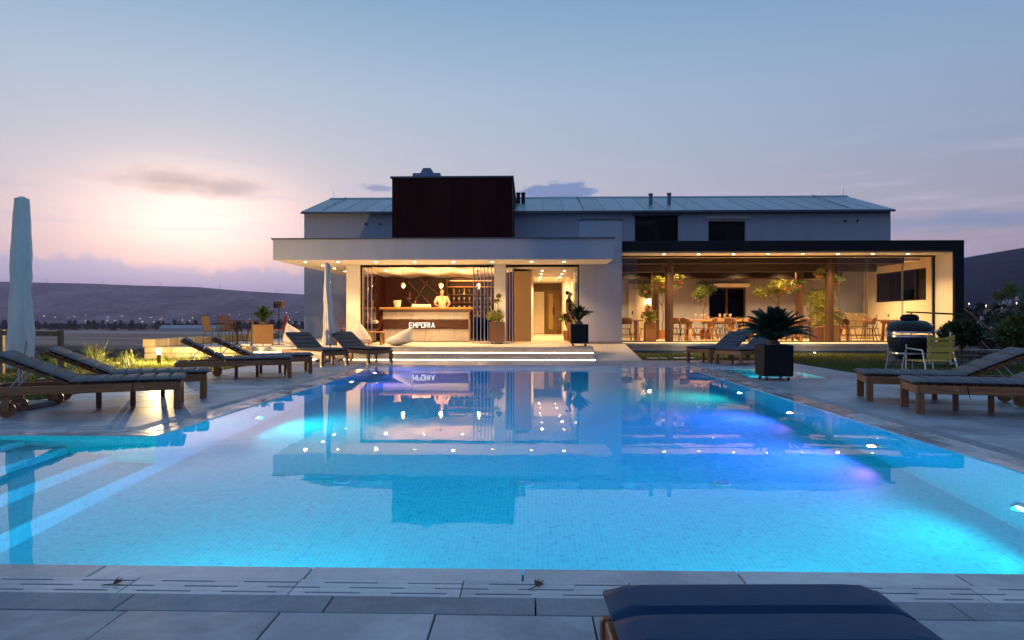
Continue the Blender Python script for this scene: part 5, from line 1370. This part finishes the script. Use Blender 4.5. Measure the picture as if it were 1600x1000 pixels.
# ------------------------------------------------------------------ right lawn
o = thing('kamado_grill', 'black dimpled kamado grill with steel bands on a stand', 'grill', (6.42, 11.75, 0), .15); o.scale = (.95, .95, 1.0)
M_kam = pbr('black_glazed_ceramic', (.006, .006, .007), .3, var=.1, spec=.35)
def dimp(a, z): q = z/.036; return 1+.03*math.sin(a*30+math.pi*(int(q) % 2))*math.sin(math.pi*(q % 1))
mb = MB(); mb.lathe([(0, .42)]+[(.20+.15*math.sin(t*1.62), .42+.38*t) for t in [k/66 for k in range(67)]]+[(0, .80)], 120, (0, 0, 0), dimp); mb.build('bowl', M_kam, o, 'all')
mb = MB(); mb.lathe([(0, .905)]+[(.365*math.cos(t*1.35)**.55 if t < .99 else .13, .905+.185*math.sin(t*1.4)) for t in [k/60 for k in range(61)]]+[(0, 1.095)], 120, (0, 0, 0), dimp); lid = mb.build('lid', M_kam, o, 'all')
mb = MB(); mb.lathe([(0, 1.08), (.12, 1.08), (.15, 1.10), (.15, 1.145), (.12, 1.16), (.13, 1.175), (.05, 1.19), (0, 1.19)], 28); mb.build('top_vent', M_black, lid, True)
for z_ in (.805, .87): mb = MB(); mb.lathe([(.34, z_), (.378, z_), (.378, z_+.03), (.34, z_+.03), (.34, z_)], 48); mb.build('steel_band', M_chrome, o, True)
MB().box(-.45, -.375, -.03, .03, .80, .90, .006).build('hinge', M_chrome, o); mb = MB(); mb.tube([(.37, -.12, .88), (.45, -.12, .90), (.45, .12, .90), (.37, .12, .88)], .014, 8); mb.build('handle', M_chrome, lid, True)
for k in range(4):
    a = k*math.pi/2+.78; c_, s_ = math.cos(a), math.sin(a)
    MB().tube([(c_*.33, s_*.33, .70), (c_*.33, s_*.33, .50), (c_*.40, s_*.40, .08)], .014, 8).build('stand_leg', M_chrome, o, True)
    w_ = MB(); w_.cyl((c_*.40-.012, s_*.40, .04), (c_*.40+.012, s_*.40, .04), .04, n=14); w_.build('caster', M_rubber, o, True)
mb = MB(); mb.lathe([(.30, .52), (.315, .52), (.315, .545), (.30, .545), (.30, .52)], 36); mb.build('stand_ring', M_chrome, o, True)
MB().box(-.18, .0, -.32, -.20, .44, .455, .004).build('ash_door', M_black, o)
o = thing('slatted_chair', 'metal chair with a yellow slatted wooden back by the grill', 'chair', (6.30, 10.95, 0), .1)
M_ysl = wood('yellow_slat', (.66, .43, .05), .5, 'X', .8)
for k in range(4):
    z_ = .50+k*.092
    if k == 3: mb = MB(); mb.prism([(-.22, z_)]+[(.22, z_)]+[(.22-.44*i/12, z_+.082-.045*math.sin(math.pi*i/12)) for i in range(13)], 1, -.26, -.24)
    elif k == 0: mb = MB(); mb.prism([(-.22, z_+.075), (.22, z_+.075)]+[(.22-.44*i/12, z_-.03*math.sin(math.pi*i/12)) for i in range(13)], 1, -.26, -.24)
    else: mb = MB().box(-.22, .22, -.26, -.24, z_, z_+.075, .004)
    mb.build('back_slat', M_ysl, o)
for k in range(5): MB().box(-.22, .22, -.2+k*.09, -.2+k*.09+.075, .435, .455, .004).build('seat_slat', M_ysl, o)
for s in (-1, 1):
    MB().tube([(s*.17, -.235, .40), (s*.17, -.23, .6), (s*.17, -.225, .90)], .012, 8).build('back_tube', M_chrome, o, True)
    MB().tube([(s*.29, -.34, 0), (s*.255, -.25, .40), (s*.25, -.18, .62), (s*.25, .2, .64), (s*.26, .27, .4), (s*.28, .3, 0)], .013, 8).build('side_frame', M_chrome, o, True)
    MB().tube([(s*.25, -.24, .42), (s*.16, -.24, .42)], .010, 6).build('seat_bar', M_chrome, o, True)
def ball_tree(loc, r, h, label, seed, n, mat, nm='topiary_tree'):
    o = thing(nm, label, 'tree', loc); rs = random.Random(seed); pts = []; dr = []; sz = []
    MB().tube([(0, 0, 0), (.01, .01, h*.5), (0, 0, h)], [.03, .026, .022], 8).build('trunk', M_bark, o, True)
    st_ = MB()
    for k in range(16):
        a = rs.uniform(0, 6.28); e = rs.uniform(-.1, 1.4); d = Vector((math.cos(a)*math.cos(e), math.sin(a)*math.cos(e), math.sin(e))); st_.tube([(0, 0, h-.1), (d*r*.5+Vector((0, 0, h+r*.3)))[:], (d*r*.85+Vector((0, 0, h+r*.55)))[:]], [.012, .008, .003], 5)
    b_ = st_.build('branches', M_bark, o); b_['kind'] = 'stuff'
    for k in range(n):
        a = rs.uniform(0, 6.28); z = rs.uniform(-.75, 1); d = Vector((math.cos(a)*math.sqrt(1-z*z), math.sin(a)*math.sqrt(1-z*z), z))
        lump = 1+.22*mnoise.noise(d*2.6+Vector((seed, 0, 0)))+.12*mnoise.noise(d*7)
        rr = r*lump*rs.uniform(.62, 1.03); pts.append((d.x*rr, d.y*rr, h+r*.62+d.z*rr*.72)); dr.append((d.x+rs.gauss(0, .6), d.y+rs.gauss(0, .6), d.z+rs.gauss(0, .6)+.2)); sz.append(rs.uniform(.05, .11)*(r/.42)**.5)
    leaves_mesh('crown', pts, dr, sz, mat, o)
ball_tree((10.1, 16.3, -.03), .42, .50, 'clipped ball tree on a thin trunk in the right lawn', 5, 3200, M_leafd)
M_bush = leafmat('bush_leaf', (.025, .05, .01), (.09, .12, .025))
ball_tree((10.75, 14.95, -.25), .62, .62, 'loose round bush tree at the right picture edge', 9, 3600, M_bush, 'bush_tree')
# dry-stone wall
dw = thing('dry_stone_wall', 'low dry stone wall behind the ball tree', 'wall', (10.4, 17.0, -.05)); rs = random.Random(8)
M_rub = stone('rubble_stone', (.16, .12, .09), (.32, .25, .19), .9, 40, 1.0)
for r_ in range(4):
    x = -1.75 + rs.uniform(0, .1); z_ = r_*.105
    while x < 2.3:
        l = rs.uniform(.12, .30); y_ = -.35*0 + .10*x
        b_ = MB().box(x+.006, x+l-.006, -.14+rs.uniform(-.02, .02)+y_, .14+y_, z_+.004, z_+.105+rs.uniform(-.008, .008), .022); b_.v = [(a+rs.uniform(-.008, .008), b, c+rs.uniform(-.006, .006)) for a, b, c in b_.v]; b_.build('stone', M_rub, dw); x += l
MB().box(-1.75, 2.35, -.1, .12, .425, .46).build('coping', M_stucco, dw) if False else None
bank_ = MB(); bank_.prism([(10.9, -.3), (10.9, .5), (11.2, .5), (11.75, .08), (11.75, -.3)], 1, 17.6, 19.5); tag(bank_.build('stair_cheek', stone('stair_stone', (.25, .2, .16), (.36, .3, .24), .9, 60, .8)), 'sloping stone cheek wall of the steps behind the ball tree', 'wall')
# railings
rl = thing('terrace_railing', 'dark metal railing running from the restaurant corner to the right', 'railing', (12, 19, 0))
A_, B_ = Vector((11.6, 21.4, 1.33)), Vector((14.5, 17.8, 1.07))
A_, B_ = A_-Vector((12, 19, 0)), B_-Vector((12, 19, 0))
MB().tube([A_, B_], .025, 8).build('handrail', M_black, rl, True)
for t in (.03, .33, .64, .97):
    p = A_.lerp(B_, t); MB().cyl((p.x, p.y, -.4), (p.x, p.y, p.z-.022), .018, n=8).build('baluster', M_black, rl)
for zz in (.35, .65): MB().tube([A_-Vector((0, 0, zz)), B_-Vector((0, 0, zz))], .006, 5).build('cable', M_chrome, rl)
sr = thing('stair_rail', 'slanting copper coloured stair handrail behind the bush tree', 'railing', (11.9, 19, 0))
for a, b, nm in (((-.05, 0, 1.39), (.77, 0, .72), 'handrail'), ((.40, 0, .5), (.86, 0, .06), 'lower_rail')): MB().tube([a, b], .022, 8).build(nm, pbr('copper_rail', (.35, .16, .09), .4, metal=.6), sr, True)
for x, z_ in ((.05, 1.3), (.7, .76)): MB().cyl((x, 0, -.5), (x, 0, z_-.02), .016, n=8).build('baluster', M_black, sr)
# grass spots at the plinth
for i, (X, Y) in enumerate(((5.0, 21.9), (9.0, 21.9), (12.6, 22.0))):
    o = thing('ground_spot', ['left', 'middle', 'right'][i] + ' small spotlight in the lawn before the restaurant plinth', 'ground light', (X, Y, -.03), 0, 'spots in the lawn'); MB().lathe([(0, 0), (.05, 0), (.05, .06), (.035, .075), (0, .075)], 14).build('body', M_black, o, True); MB().lathe([(0, .076), (.03, .076), (.03, .08), (0, .08)], 12).build('lens', emit('spot_lens', (1, .9, .6), 25), o); lamp('spot', 'POINT', (0, -.12, .14), 4, (1, .92, .6), o, .04)
for i, (X, Y) in enumerate(((3.55, 19.3), (4.35, 19.5))):
    tag(MB().box(-.28, .28, -.16, .16, 0, .045, .008).build('stepping_stone', M_terr, loc=(X, Y, -.03)), ['left', 'right'][i] + ' pale stepping stone in the grass beside the ramp', 'stepping stone', 'stepping stones')
# ------------------------------------------------------------------ grass
def lawn(areas, dens, name, lo, hi, mat, seed):
    rs = np.random.RandomState(seed); P = []; 
    for x0, x1, y0, y1 in areas:
        n = int((x1-x0)*(y1-y0)*dens); q = np.empty((n, 3)); q[:, 0] = rs.uniform(x0, x1, n); q[:, 1] = rs.uniform(y0, y1, n); q[:, 2] = -.04; P.append(q)
    P = np.concatenate(P); n = len(P); D = rs.normal(size=(n, 3))*.45; D[:, 2] = 1; S = rs.uniform(lo, hi, n)
    S *= .7+.6*(np.sin(P[:, 0]*1.9)*np.sin(P[:, 1]*2.3+P[:, 0])*.5+.5)
    o = leaves_mesh(name, P, D, S, mat, aspect=.14); o['kind'] = 'stuff'; return o
M_grass = leafmat('lawn_blade', (.06, .08, .014), (.17, .18, .035), .6, .3)
lawn([(-13, -6.75, 9, 18.5), (-8, -6.75, 7.1, 9)], 900, 'grass', .05, .13, M_grass, 1)
lawn([(6.68, 15, 8, 22.25), (3.1, 6.68, 18.46, 22.25)], 650, 'grass', .05, .11, M_grass, 2)
# ------------------------------------------------------------------ people
def skin_mesh(name, pts, edges, mat, parent, grow=0.0, root=0):
    """continuous skinned surface from joints {name: (xyz, radius)} and edges between them"""
    keys = list(pts); me = bpy.data.meshes.new(name); me.from_pydata([pts[k][0] for k in keys], [(keys.index(a), keys.index(b)) for a, b in edges], [])
    o = link(name, me, parent); me.materials.append(mat)
    sk = o.modifiers.new('skin', 'SKIN'); sk.use_smooth_shade = True
    if not me.skin_vertices: me.attributes.new
    d = me.skin_vertices[0].data
    for i, k in enumerate(keys):
        r = pts[k][1]; r = r if isinstance(r, tuple) else (r, r); d[i].radius = (r[0]+grow, r[1]+grow); d[i].use_root = (i == root)
    ss = o.modifiers.new('sub', 'SUBSURF'); ss.levels = ss.render_levels = 2
    return o
M_skin = pbr('skin', (.40, .20, .13), .5, var=.06, vs=8)
def person(loc, rz, label, scale, arms, legs_spread, top_mat, low_mat, hair_mat, long_low, bun, sleeve=True):
    o = thing('person', label, 'person', loc, rz); o.scale = (scale,)*3
    J = {'pelvis': ((0, 0, .96), (.15, .11)), 'spine': ((0, .01, 1.14), (.125, .095)), 'chest': ((0, 0, 1.33), (.155, .105)), 'nb': ((0, .01, 1.47), .065), 'neck': ((0, 0, 1.54), .05),
         'jaw': ((0, -.02, 1.60), (.065, .075)), 'head': ((0, -.01, 1.67), (.08, .10)), 'crown': ((0, 0, 1.74), (.065, .08)), 'nose': ((0, -.118, 1.645), .012)}
    E = [('pelvis', 'spine'), ('spine', 'chest'), ('chest', 'nb'), ('nb', 'neck'), ('neck', 'jaw'), ('jaw', 'head'), ('head', 'crown'), ('head', 'nose')]
    for s, t in ((-1, 'r'), (1, 'l')):
        el, wr = arms[t]
        J['sh'+t] = ((s*.175, .01, 1.43), .06); J['el'+t] = ((s*el[0], el[1], el[2]), .043); J['wr'+t] = ((s*wr[0], wr[1], wr[2]), .028)
        dirv_ = (Vector(J['wr'+t][0]) - Vector(J['el'+t][0])).normalized(); w0 = Vector(J['wr'+t][0]); side = dirv_.cross(Vector((s, .2, 0))).normalized()
        J['palm'+t] = ((w0+dirv_*.07)[:], (.034, .018)); E += [('chest', 'sh'+t), ('sh'+t, 'el'+t), ('el'+t, 'wr'+t), ('wr'+t, 'palm'+t)]
        for k, (off, l) in enumerate(((-.026, .065), (-.009, .078), (.009, .074), (.026, .058))):
            b_ = w0+dirv_*.10+side*off; J[f'f{k}a'+t] = (b_[:], .009); J[f'f{k}b'+t] = ((b_+dirv_*l+Vector((0, -.012, 0)))[:], .007); E += [('palm'+t, f'f{k}a'+t), (f'f{k}a'+t, f'f{k}b'+t)]
        J['tha'+t] = ((w0+dirv_*.05-side*.04+Vector((0, -.01, 0)))[:], .010); J['thb'+t] = ((w0+dirv_*.09-side*.06+Vector((0, -.02, 0)))[:], .008); E += [('wr'+t, 'tha'+t), ('tha'+t, 'thb'+t)]
        d_ = legs_spread*s
        J['hip'+t] = ((s*.09, 0, .90), .092); J['kn'+t] = ((s*.10, -.02+d_*.5, .50), .056); J['an'+t] = ((s*.10, .02+d_, .09), .036); J['toe'+t] = ((s*.12, -.13+d_, .028), (.038, .026))
        E += [('pelvis', 'hip'+t), ('hip'+t, 'kn'+t), ('kn'+t, 'an'+t), ('an'+t, 'toe'+t)]
    skin_mesh('body', J, E, M_skin, o)
    ks = ['pelvis', 'spine', 'chest', 'nb', 'shr', 'shl'] + (['elr', 'ell'] if sleeve else [])
    T = {k: J[k] for k in ks}
    if not sleeve:
        for t in 'rl': T['sl'+t] = (tuple(Vector(J['sh'+t][0]).lerp(Vector(J['el'+t][0]), .35)), .052)
    ET = [('pelvis', 'spine'), ('spine', 'chest'), ('chest', 'nb'), ('chest', 'shr'), ('chest', 'shl')] + [('sh'+t, ('el' if sleeve else 'sl')+t) for t in 'rl']
    skin_mesh('shirt', T, ET, top_mat, o, .018)
    ks = ['pelvis', 'hipr', 'hipl']; Lw = {k: J[k] for k in ks}; EL = [('pelvis', 'hipr'), ('pelvis', 'hipl')]
    for t in 'rl':
        Lw['k'+t] = J['kn'+t] if long_low else (tuple(Vector(J['hip'+t][0]).lerp(Vector(J['kn'+t][0]), .6)), .085); EL.append(('hip'+t, 'k'+t))
        if long_low: Lw['a'+t] = (J['an'+t][0], .05); EL.append(('k'+t, 'a'+t))
    skin_mesh('trousers' if long_low else 'shorts', Lw, EL, low_mat, o, .014)
    H_ = {'a': ((0, .03, 1.70), (.098, .095)), 'b': ((0, .02, 1.76), (.075, .08)), 'c': ((0, .07, 1.62), (.07, .05))}; EH = [('c', 'a'), ('a', 'b')]
    if bun: H_['d'] = ((0, .12, 1.77), .05); EH.append(('a', 'd'))
    skin_mesh('hair', H_, EH, hair_mat, o)
    for s in (-1, 1):
        MB().lathe([(0, -.008), (.009, -.004), (.009, .004), (0, .008)], 8, (s*.032, -.105, 1.672)).build('eye', M_black, o, True)
    MB().box(-.022, .022, -.103, -.098, 1.606, 1.613).build('mouth', pbr('lips', (.35, .10, .08), .5), o)
M_hair = pbr('dark_hair', (.02, .010, .006), .5, var=.3, vs=30, bump=.4, bs=90)
ARM_DOWN = {'r': ((.22, .03, 1.16), (.21, -.06, .93)), 'l': ((.22, .03, 1.16), (.21, -.08, .93))}
ARM_BAR = {'r': ((.27, -.02, 1.22), (.16, -.26, 1.12)), 'l': ((.27, -.04, 1.21), (.18, -.24, 1.10))}
plat = MB().box(-1.45, 1.45, .62, 1.7, 0, .13).build('bar_platform', M_black, bar)
person((-3.22, 24.78, ZT+.13), .15, 'person in a loose pale shirt standing behind the bar counter', 1.0, ARM_BAR, 0, pbr('pale_shirt', (.42, .33, .24), .85, bump=.4, bs=18, bd=.02), M_black, M_hair, True, False)
person((1.30, 23.15, ZT+.004), 1.35, 'person in dark top and shorts standing in the lobby behind the cycad planter', .98, ARM_DOWN, .10, pbr('dark_top', (.03, .024, .022), .8), pbr('dark_shorts', (.035, .025, .022), .85), M_hair, False, True, False)
o = thing('potted_plant', 'leafy plant in an orange brown pot inside the lobby', 'potted plant', (1.38, 25.3, ZT+.004))
MB().lathe([(0, 0), (.15, 0), (.2, .36), (.18, .36), (.14, .05), (0, .05)], 18).build('pot', M_clay, o, True)
stems(o, .3, .2, 1.0, 8, 301); leafy(o, 'leaves', .35, .3, 1.1, 260, .14, M_leaf, 302); blades(o, .3, 10, 1.3, .05, M_leafy, 303, .5)
# ------------------------------------------------------------------ far valley
def far_trees(name, spots, mat, seed, leaf=(.9, 1.6)):
    """a far wood: every tree a trunk and a crown of many faces, joined as one mass"""
    rs = random.Random(seed); pts = []; dr = []; sz = []
    for X, Y, Z_, h, w_, tall in spots:
        for k in range(46 if h < 14 else 80):
            t = rs.random()**.8; a = rs.uniform(0, 6.28); r = w_*(math.sin(math.pi*min(.97, .12+t*.88)) if not tall else (1-t)**.7)*rs.uniform(.3, 1)
            pts.append((X+r*math.cos(a), Y+r*math.sin(a), Z_+h*(.06+.9*t))); dr.append((rs.gauss(0, 1), rs.gauss(0, 1), rs.gauss(.3, .7))); sz.append(h*rs.uniform(.16, .30))
    o = leaves_mesh(name, pts, dr, sz, mat, aspect=.8); o['kind'] = 'stuff'; return o
M_fartree = pbr('far_tree', (.022, .026, .014), 1, var=.4, vs=.3, spec=.0)
rs = random.Random(17); sp = []
for k in range(1000):
    Y = rs.uniform(1150, 1500); X = rs.uniform(-1500, -220); tall = rs.random() < .22
    sp.append((X, Y, PLAIN-.5, rs.uniform(7, 12)*(1.5 if tall else 1), rs.uniform(4, 8)*(.35 if tall else 1), tall))
far_trees('far_wood', sp, M_fartree, 3)
sp = []
for k in range(260):
    Y = rs.uniform(255, 400); X = rs.uniform(-330, -60); sp.append((X, Y, PLAIN-.5, rs.uniform(1.2, 3.2), rs.uniform(1.5, 3.5), False))
far_trees('scrub', sp, M_fartree, 4)
sp = []
for k in range(330):
    Y = rs.uniform(290, 720); X = Y*rs.uniform(.56, .9); sp.append((X, Y, ter_z(X, Y)-.5, rs.uniform(5, 11), rs.uniform(3, 6), False))
far_trees('hillside_wood', sp, M_fartree, 6)
# dark trees below the house at the right
M_rt = leafmat('hill_tree_leaf', (.012, .022, .012), (.03, .045, .02), .7, .1)
for i, (X, Y, h, w_) in enumerate(((44, 62, 12.5, 6), (56, 70, 14, 7), (66, 74, 15, 7), (50, 86, 14, 6.5), (76, 92, 17, 8), (88, 96, 17, 8), (64, 108, 17, 8), (38, 50, 10, 5), (100, 118, 19, 9))):
    z_ = ter_z(X, Y); o = thing('dark_tree', f'{ORD[i]} dark broad tree on the slope beyond the railing', 'tree', (X, Y, z_), 0, 'trees on the slope at the right'); q = random.Random(200+i); pts = []; dr = []; sz = []
    MB().tube([(0, 0, -.3), (.2, 0, h*.35), (0, .2, h*.75)], [.35, .26, .08], 8).build('trunk', M_bark, o, True)
    cl = [(q.uniform(-1, 1)*w_*.6, q.uniform(-1, 1)*w_*.6, h*q.uniform(.45, .9), w_*q.uniform(.3, .5)) for _ in range(9)]
    for k in range(1500):
        c = q.choice(cl); d = Vector((q.gauss(0, 1), q.gauss(0, 1), q.gauss(0, 1))).normalized()*c[3]*q.random()**.33; pts.append((c[0]+d.x, c[1]+d.y, c[2]+d.z*.8)); dr.append((q.gauss(0, 1), q.gauss(0, 1), q.gauss(0, 1))); sz.append(q.uniform(.4, .9))
    leaves_mesh('crown', pts, dr, sz, M_rt, o, aspect=.7)
def far_house(X, Y, Z_, w_, d_, h, label, lit, seed, group, roofc=None):
    o = thing('far_house', label, 'house', (X, Y, Z_), random.Random(seed).uniform(-.4, .4), group)
    MB().box(-w_/2, w_/2, -d_/2, d_/2, -3, h).build('wall', pbr('far_wall_%d' % (seed % 3), [(.5, .48, .45), (.42, .40, .40), (.55, .47, .40)][seed % 3], .9), o)
    rf = MB(); rf.prism([(-d_/2-.3, h), (d_/2+.3, h), (0, h+d_*.28)], 0, -w_/2-.3, w_/2+.3); rf.build('roof', roofc or pbr('far_roof', (.20, .08, .05), .9), o)
    for k in (-1, 1): MB().box(k*w_*.25-.6, k*w_*.25+.6, -d_/2-.06, -d_/2-.005, h*.4, h*.4+1.3).build('window', emit('lit_window', (1, .62, .28), 5) if (lit and k == 1) else pbr('far_pane', (.03, .03, .04), .2), o)
far_house(170, 255, ter_z(170, 255), 9, 7, 5, 'pale house among the dark trees beyond the railing', False, 1, 'houses on the near slope')
far_house(150, 212, ter_z(150, 212)-1, 9, 8, 3.4, 'house with a red roof low at the right edge', False, 2, 'houses on the near slope')
rs = random.Random(23)
vs_ = sorted(rs.uniform(.628, .752) for _ in range(16))
for k, t in enumerate(vs_):
    Y = rs.uniform(1150, 1650); X = Y*t
    far_house(X, Y, hr_z(X, Y)+.5, rs.uniform(10, 17), rs.uniform(8, 11), rs.uniform(5, 9), f'{ORD[k]} small village house from the left on the dark mountainside', rs.random() < .4, k, 'village on the right mountainside')
def far_lights(name, spots, label_kind, mat, r):
    mb = MB()
    for X, Y, Z_ in spots: mb.box(X-.08*r, X+.08*r, Y-.08*r, Y+.08*r, Z_-4, Z_-r*.5); mb.lathe([(0, -r*.5), (r*.45, -r*.3), (r*.5, 0), (r*.45, r*.3), (0, r*.5)], 6, (X, Y, Z_))
    o = mb.build(name, mat); o['kind'] = 'stuff'
M_tl = emit('town_lamp', (1, .72, .38), 14)
far_lights('town_lights', [(Y*rs.uniform(.63, .75), Y, 0) for Y in [rs.uniform(1100, 1700) for _ in range(1)]], '', M_tl, 1.2) if False else None
sp = []
for k in range(26):
    Y = rs.uniform(1100, 1700); X = Y*rs.uniform(.62, .76); sp.append((X, Y, hr_z(X, Y)+5))
far_lights('village_lights', sp, '', M_tl, 1.3)
sp = [(rs.uniform(-3300, -1400), rs.uniform(4150, 4500), 0) for _ in range(30)]
far_lights('valley_lights', [(X, Y, hl_z(X, Y)+8) for X, Y, _ in sp], '', emit('valley_lamp', (1, .70, .36), 6), 2.6)
sp = [(-2120+60*k+rs.uniform(-10, 10), 4600+18*k, 0) for k in range(12)]
far_lights('hill_road_lights', [(X, Y, hl_z(X, Y)+8) for X, Y, _ in sp], '', MATS['valley_lamp'], 2.6)
far_lights('field_lights', [(-700+70*k, 1560, PLAIN+7) for k in (0, 1.2, 5, 6)], '', emit('strong_lamp', (1, .8, .5), 40), 1.6)
vs_ = sorted((rs.uniform(-.56, -.28) for _ in range(14)))
for k, t in enumerate(vs_):
    Y = rs.uniform(1520, 1700); X = Y*t
    far_house(X, Y, PLAIN, rs.uniform(18, 40), rs.uniform(10, 14), rs.uniform(5, 8), f'{ORD[k]} long low pale building from the left beyond the valley tree belt', rs.random() < .2, k, 'buildings in the valley', pbr('far_flat_roof', (.35, .33, .33), .9))
far_house(-560, 1120, PLAIN, 120, 18, 4.5, 'very long low shed in the fields before the tree belt', False, 4, 'field sheds', pbr('far_flat_roof', (.35, .33, .33), .9))
for i, X in enumerate((-4330, -3820, -3300, -2760, -2250)):
    o = thing('pylon', f'{ORD[i]} tiny pylon from the left on the crest of the far ridge', 'pylon', (X, 6000, hl_z(X, 6000)-2), 0, 'pylons on the ridge')
    for s in (-1, 1): MB().bar((s*5, 0, 0), (s*.8, 0, 34), 1.1, 1.1).build('leg', M_trim, o)
    for z_ in (24, 31): MB().box(-9, 9, -.6, .6, z_, z_+1.2).build('cross_arm', M_trim, o)
# ------------------------------------------------------------------ haze
hz = MB().box(-14500, 9500, -2600, 16500, -26, 700).build('haze', None)
m = bpy.data.materials.new('haze_air'); m.use_nodes = True; g = NT(m.node_tree)
v = g.node('ShaderNodeVolumePrincipled'); v.inputs['Color'].default_value = (.82, .69, 1.0, 1); v.inputs['Density'].default_value = 7e-5; v.inputs['Anisotropy'].default_value = .7
o_ = g.node('ShaderNodeOutputMaterial'); g.nt.links.new(v.outputs[0], o_.inputs['Volume'])
hz.data.materials.clear(); hz.data.materials.append(m); hz['kind'] = 'stuff'
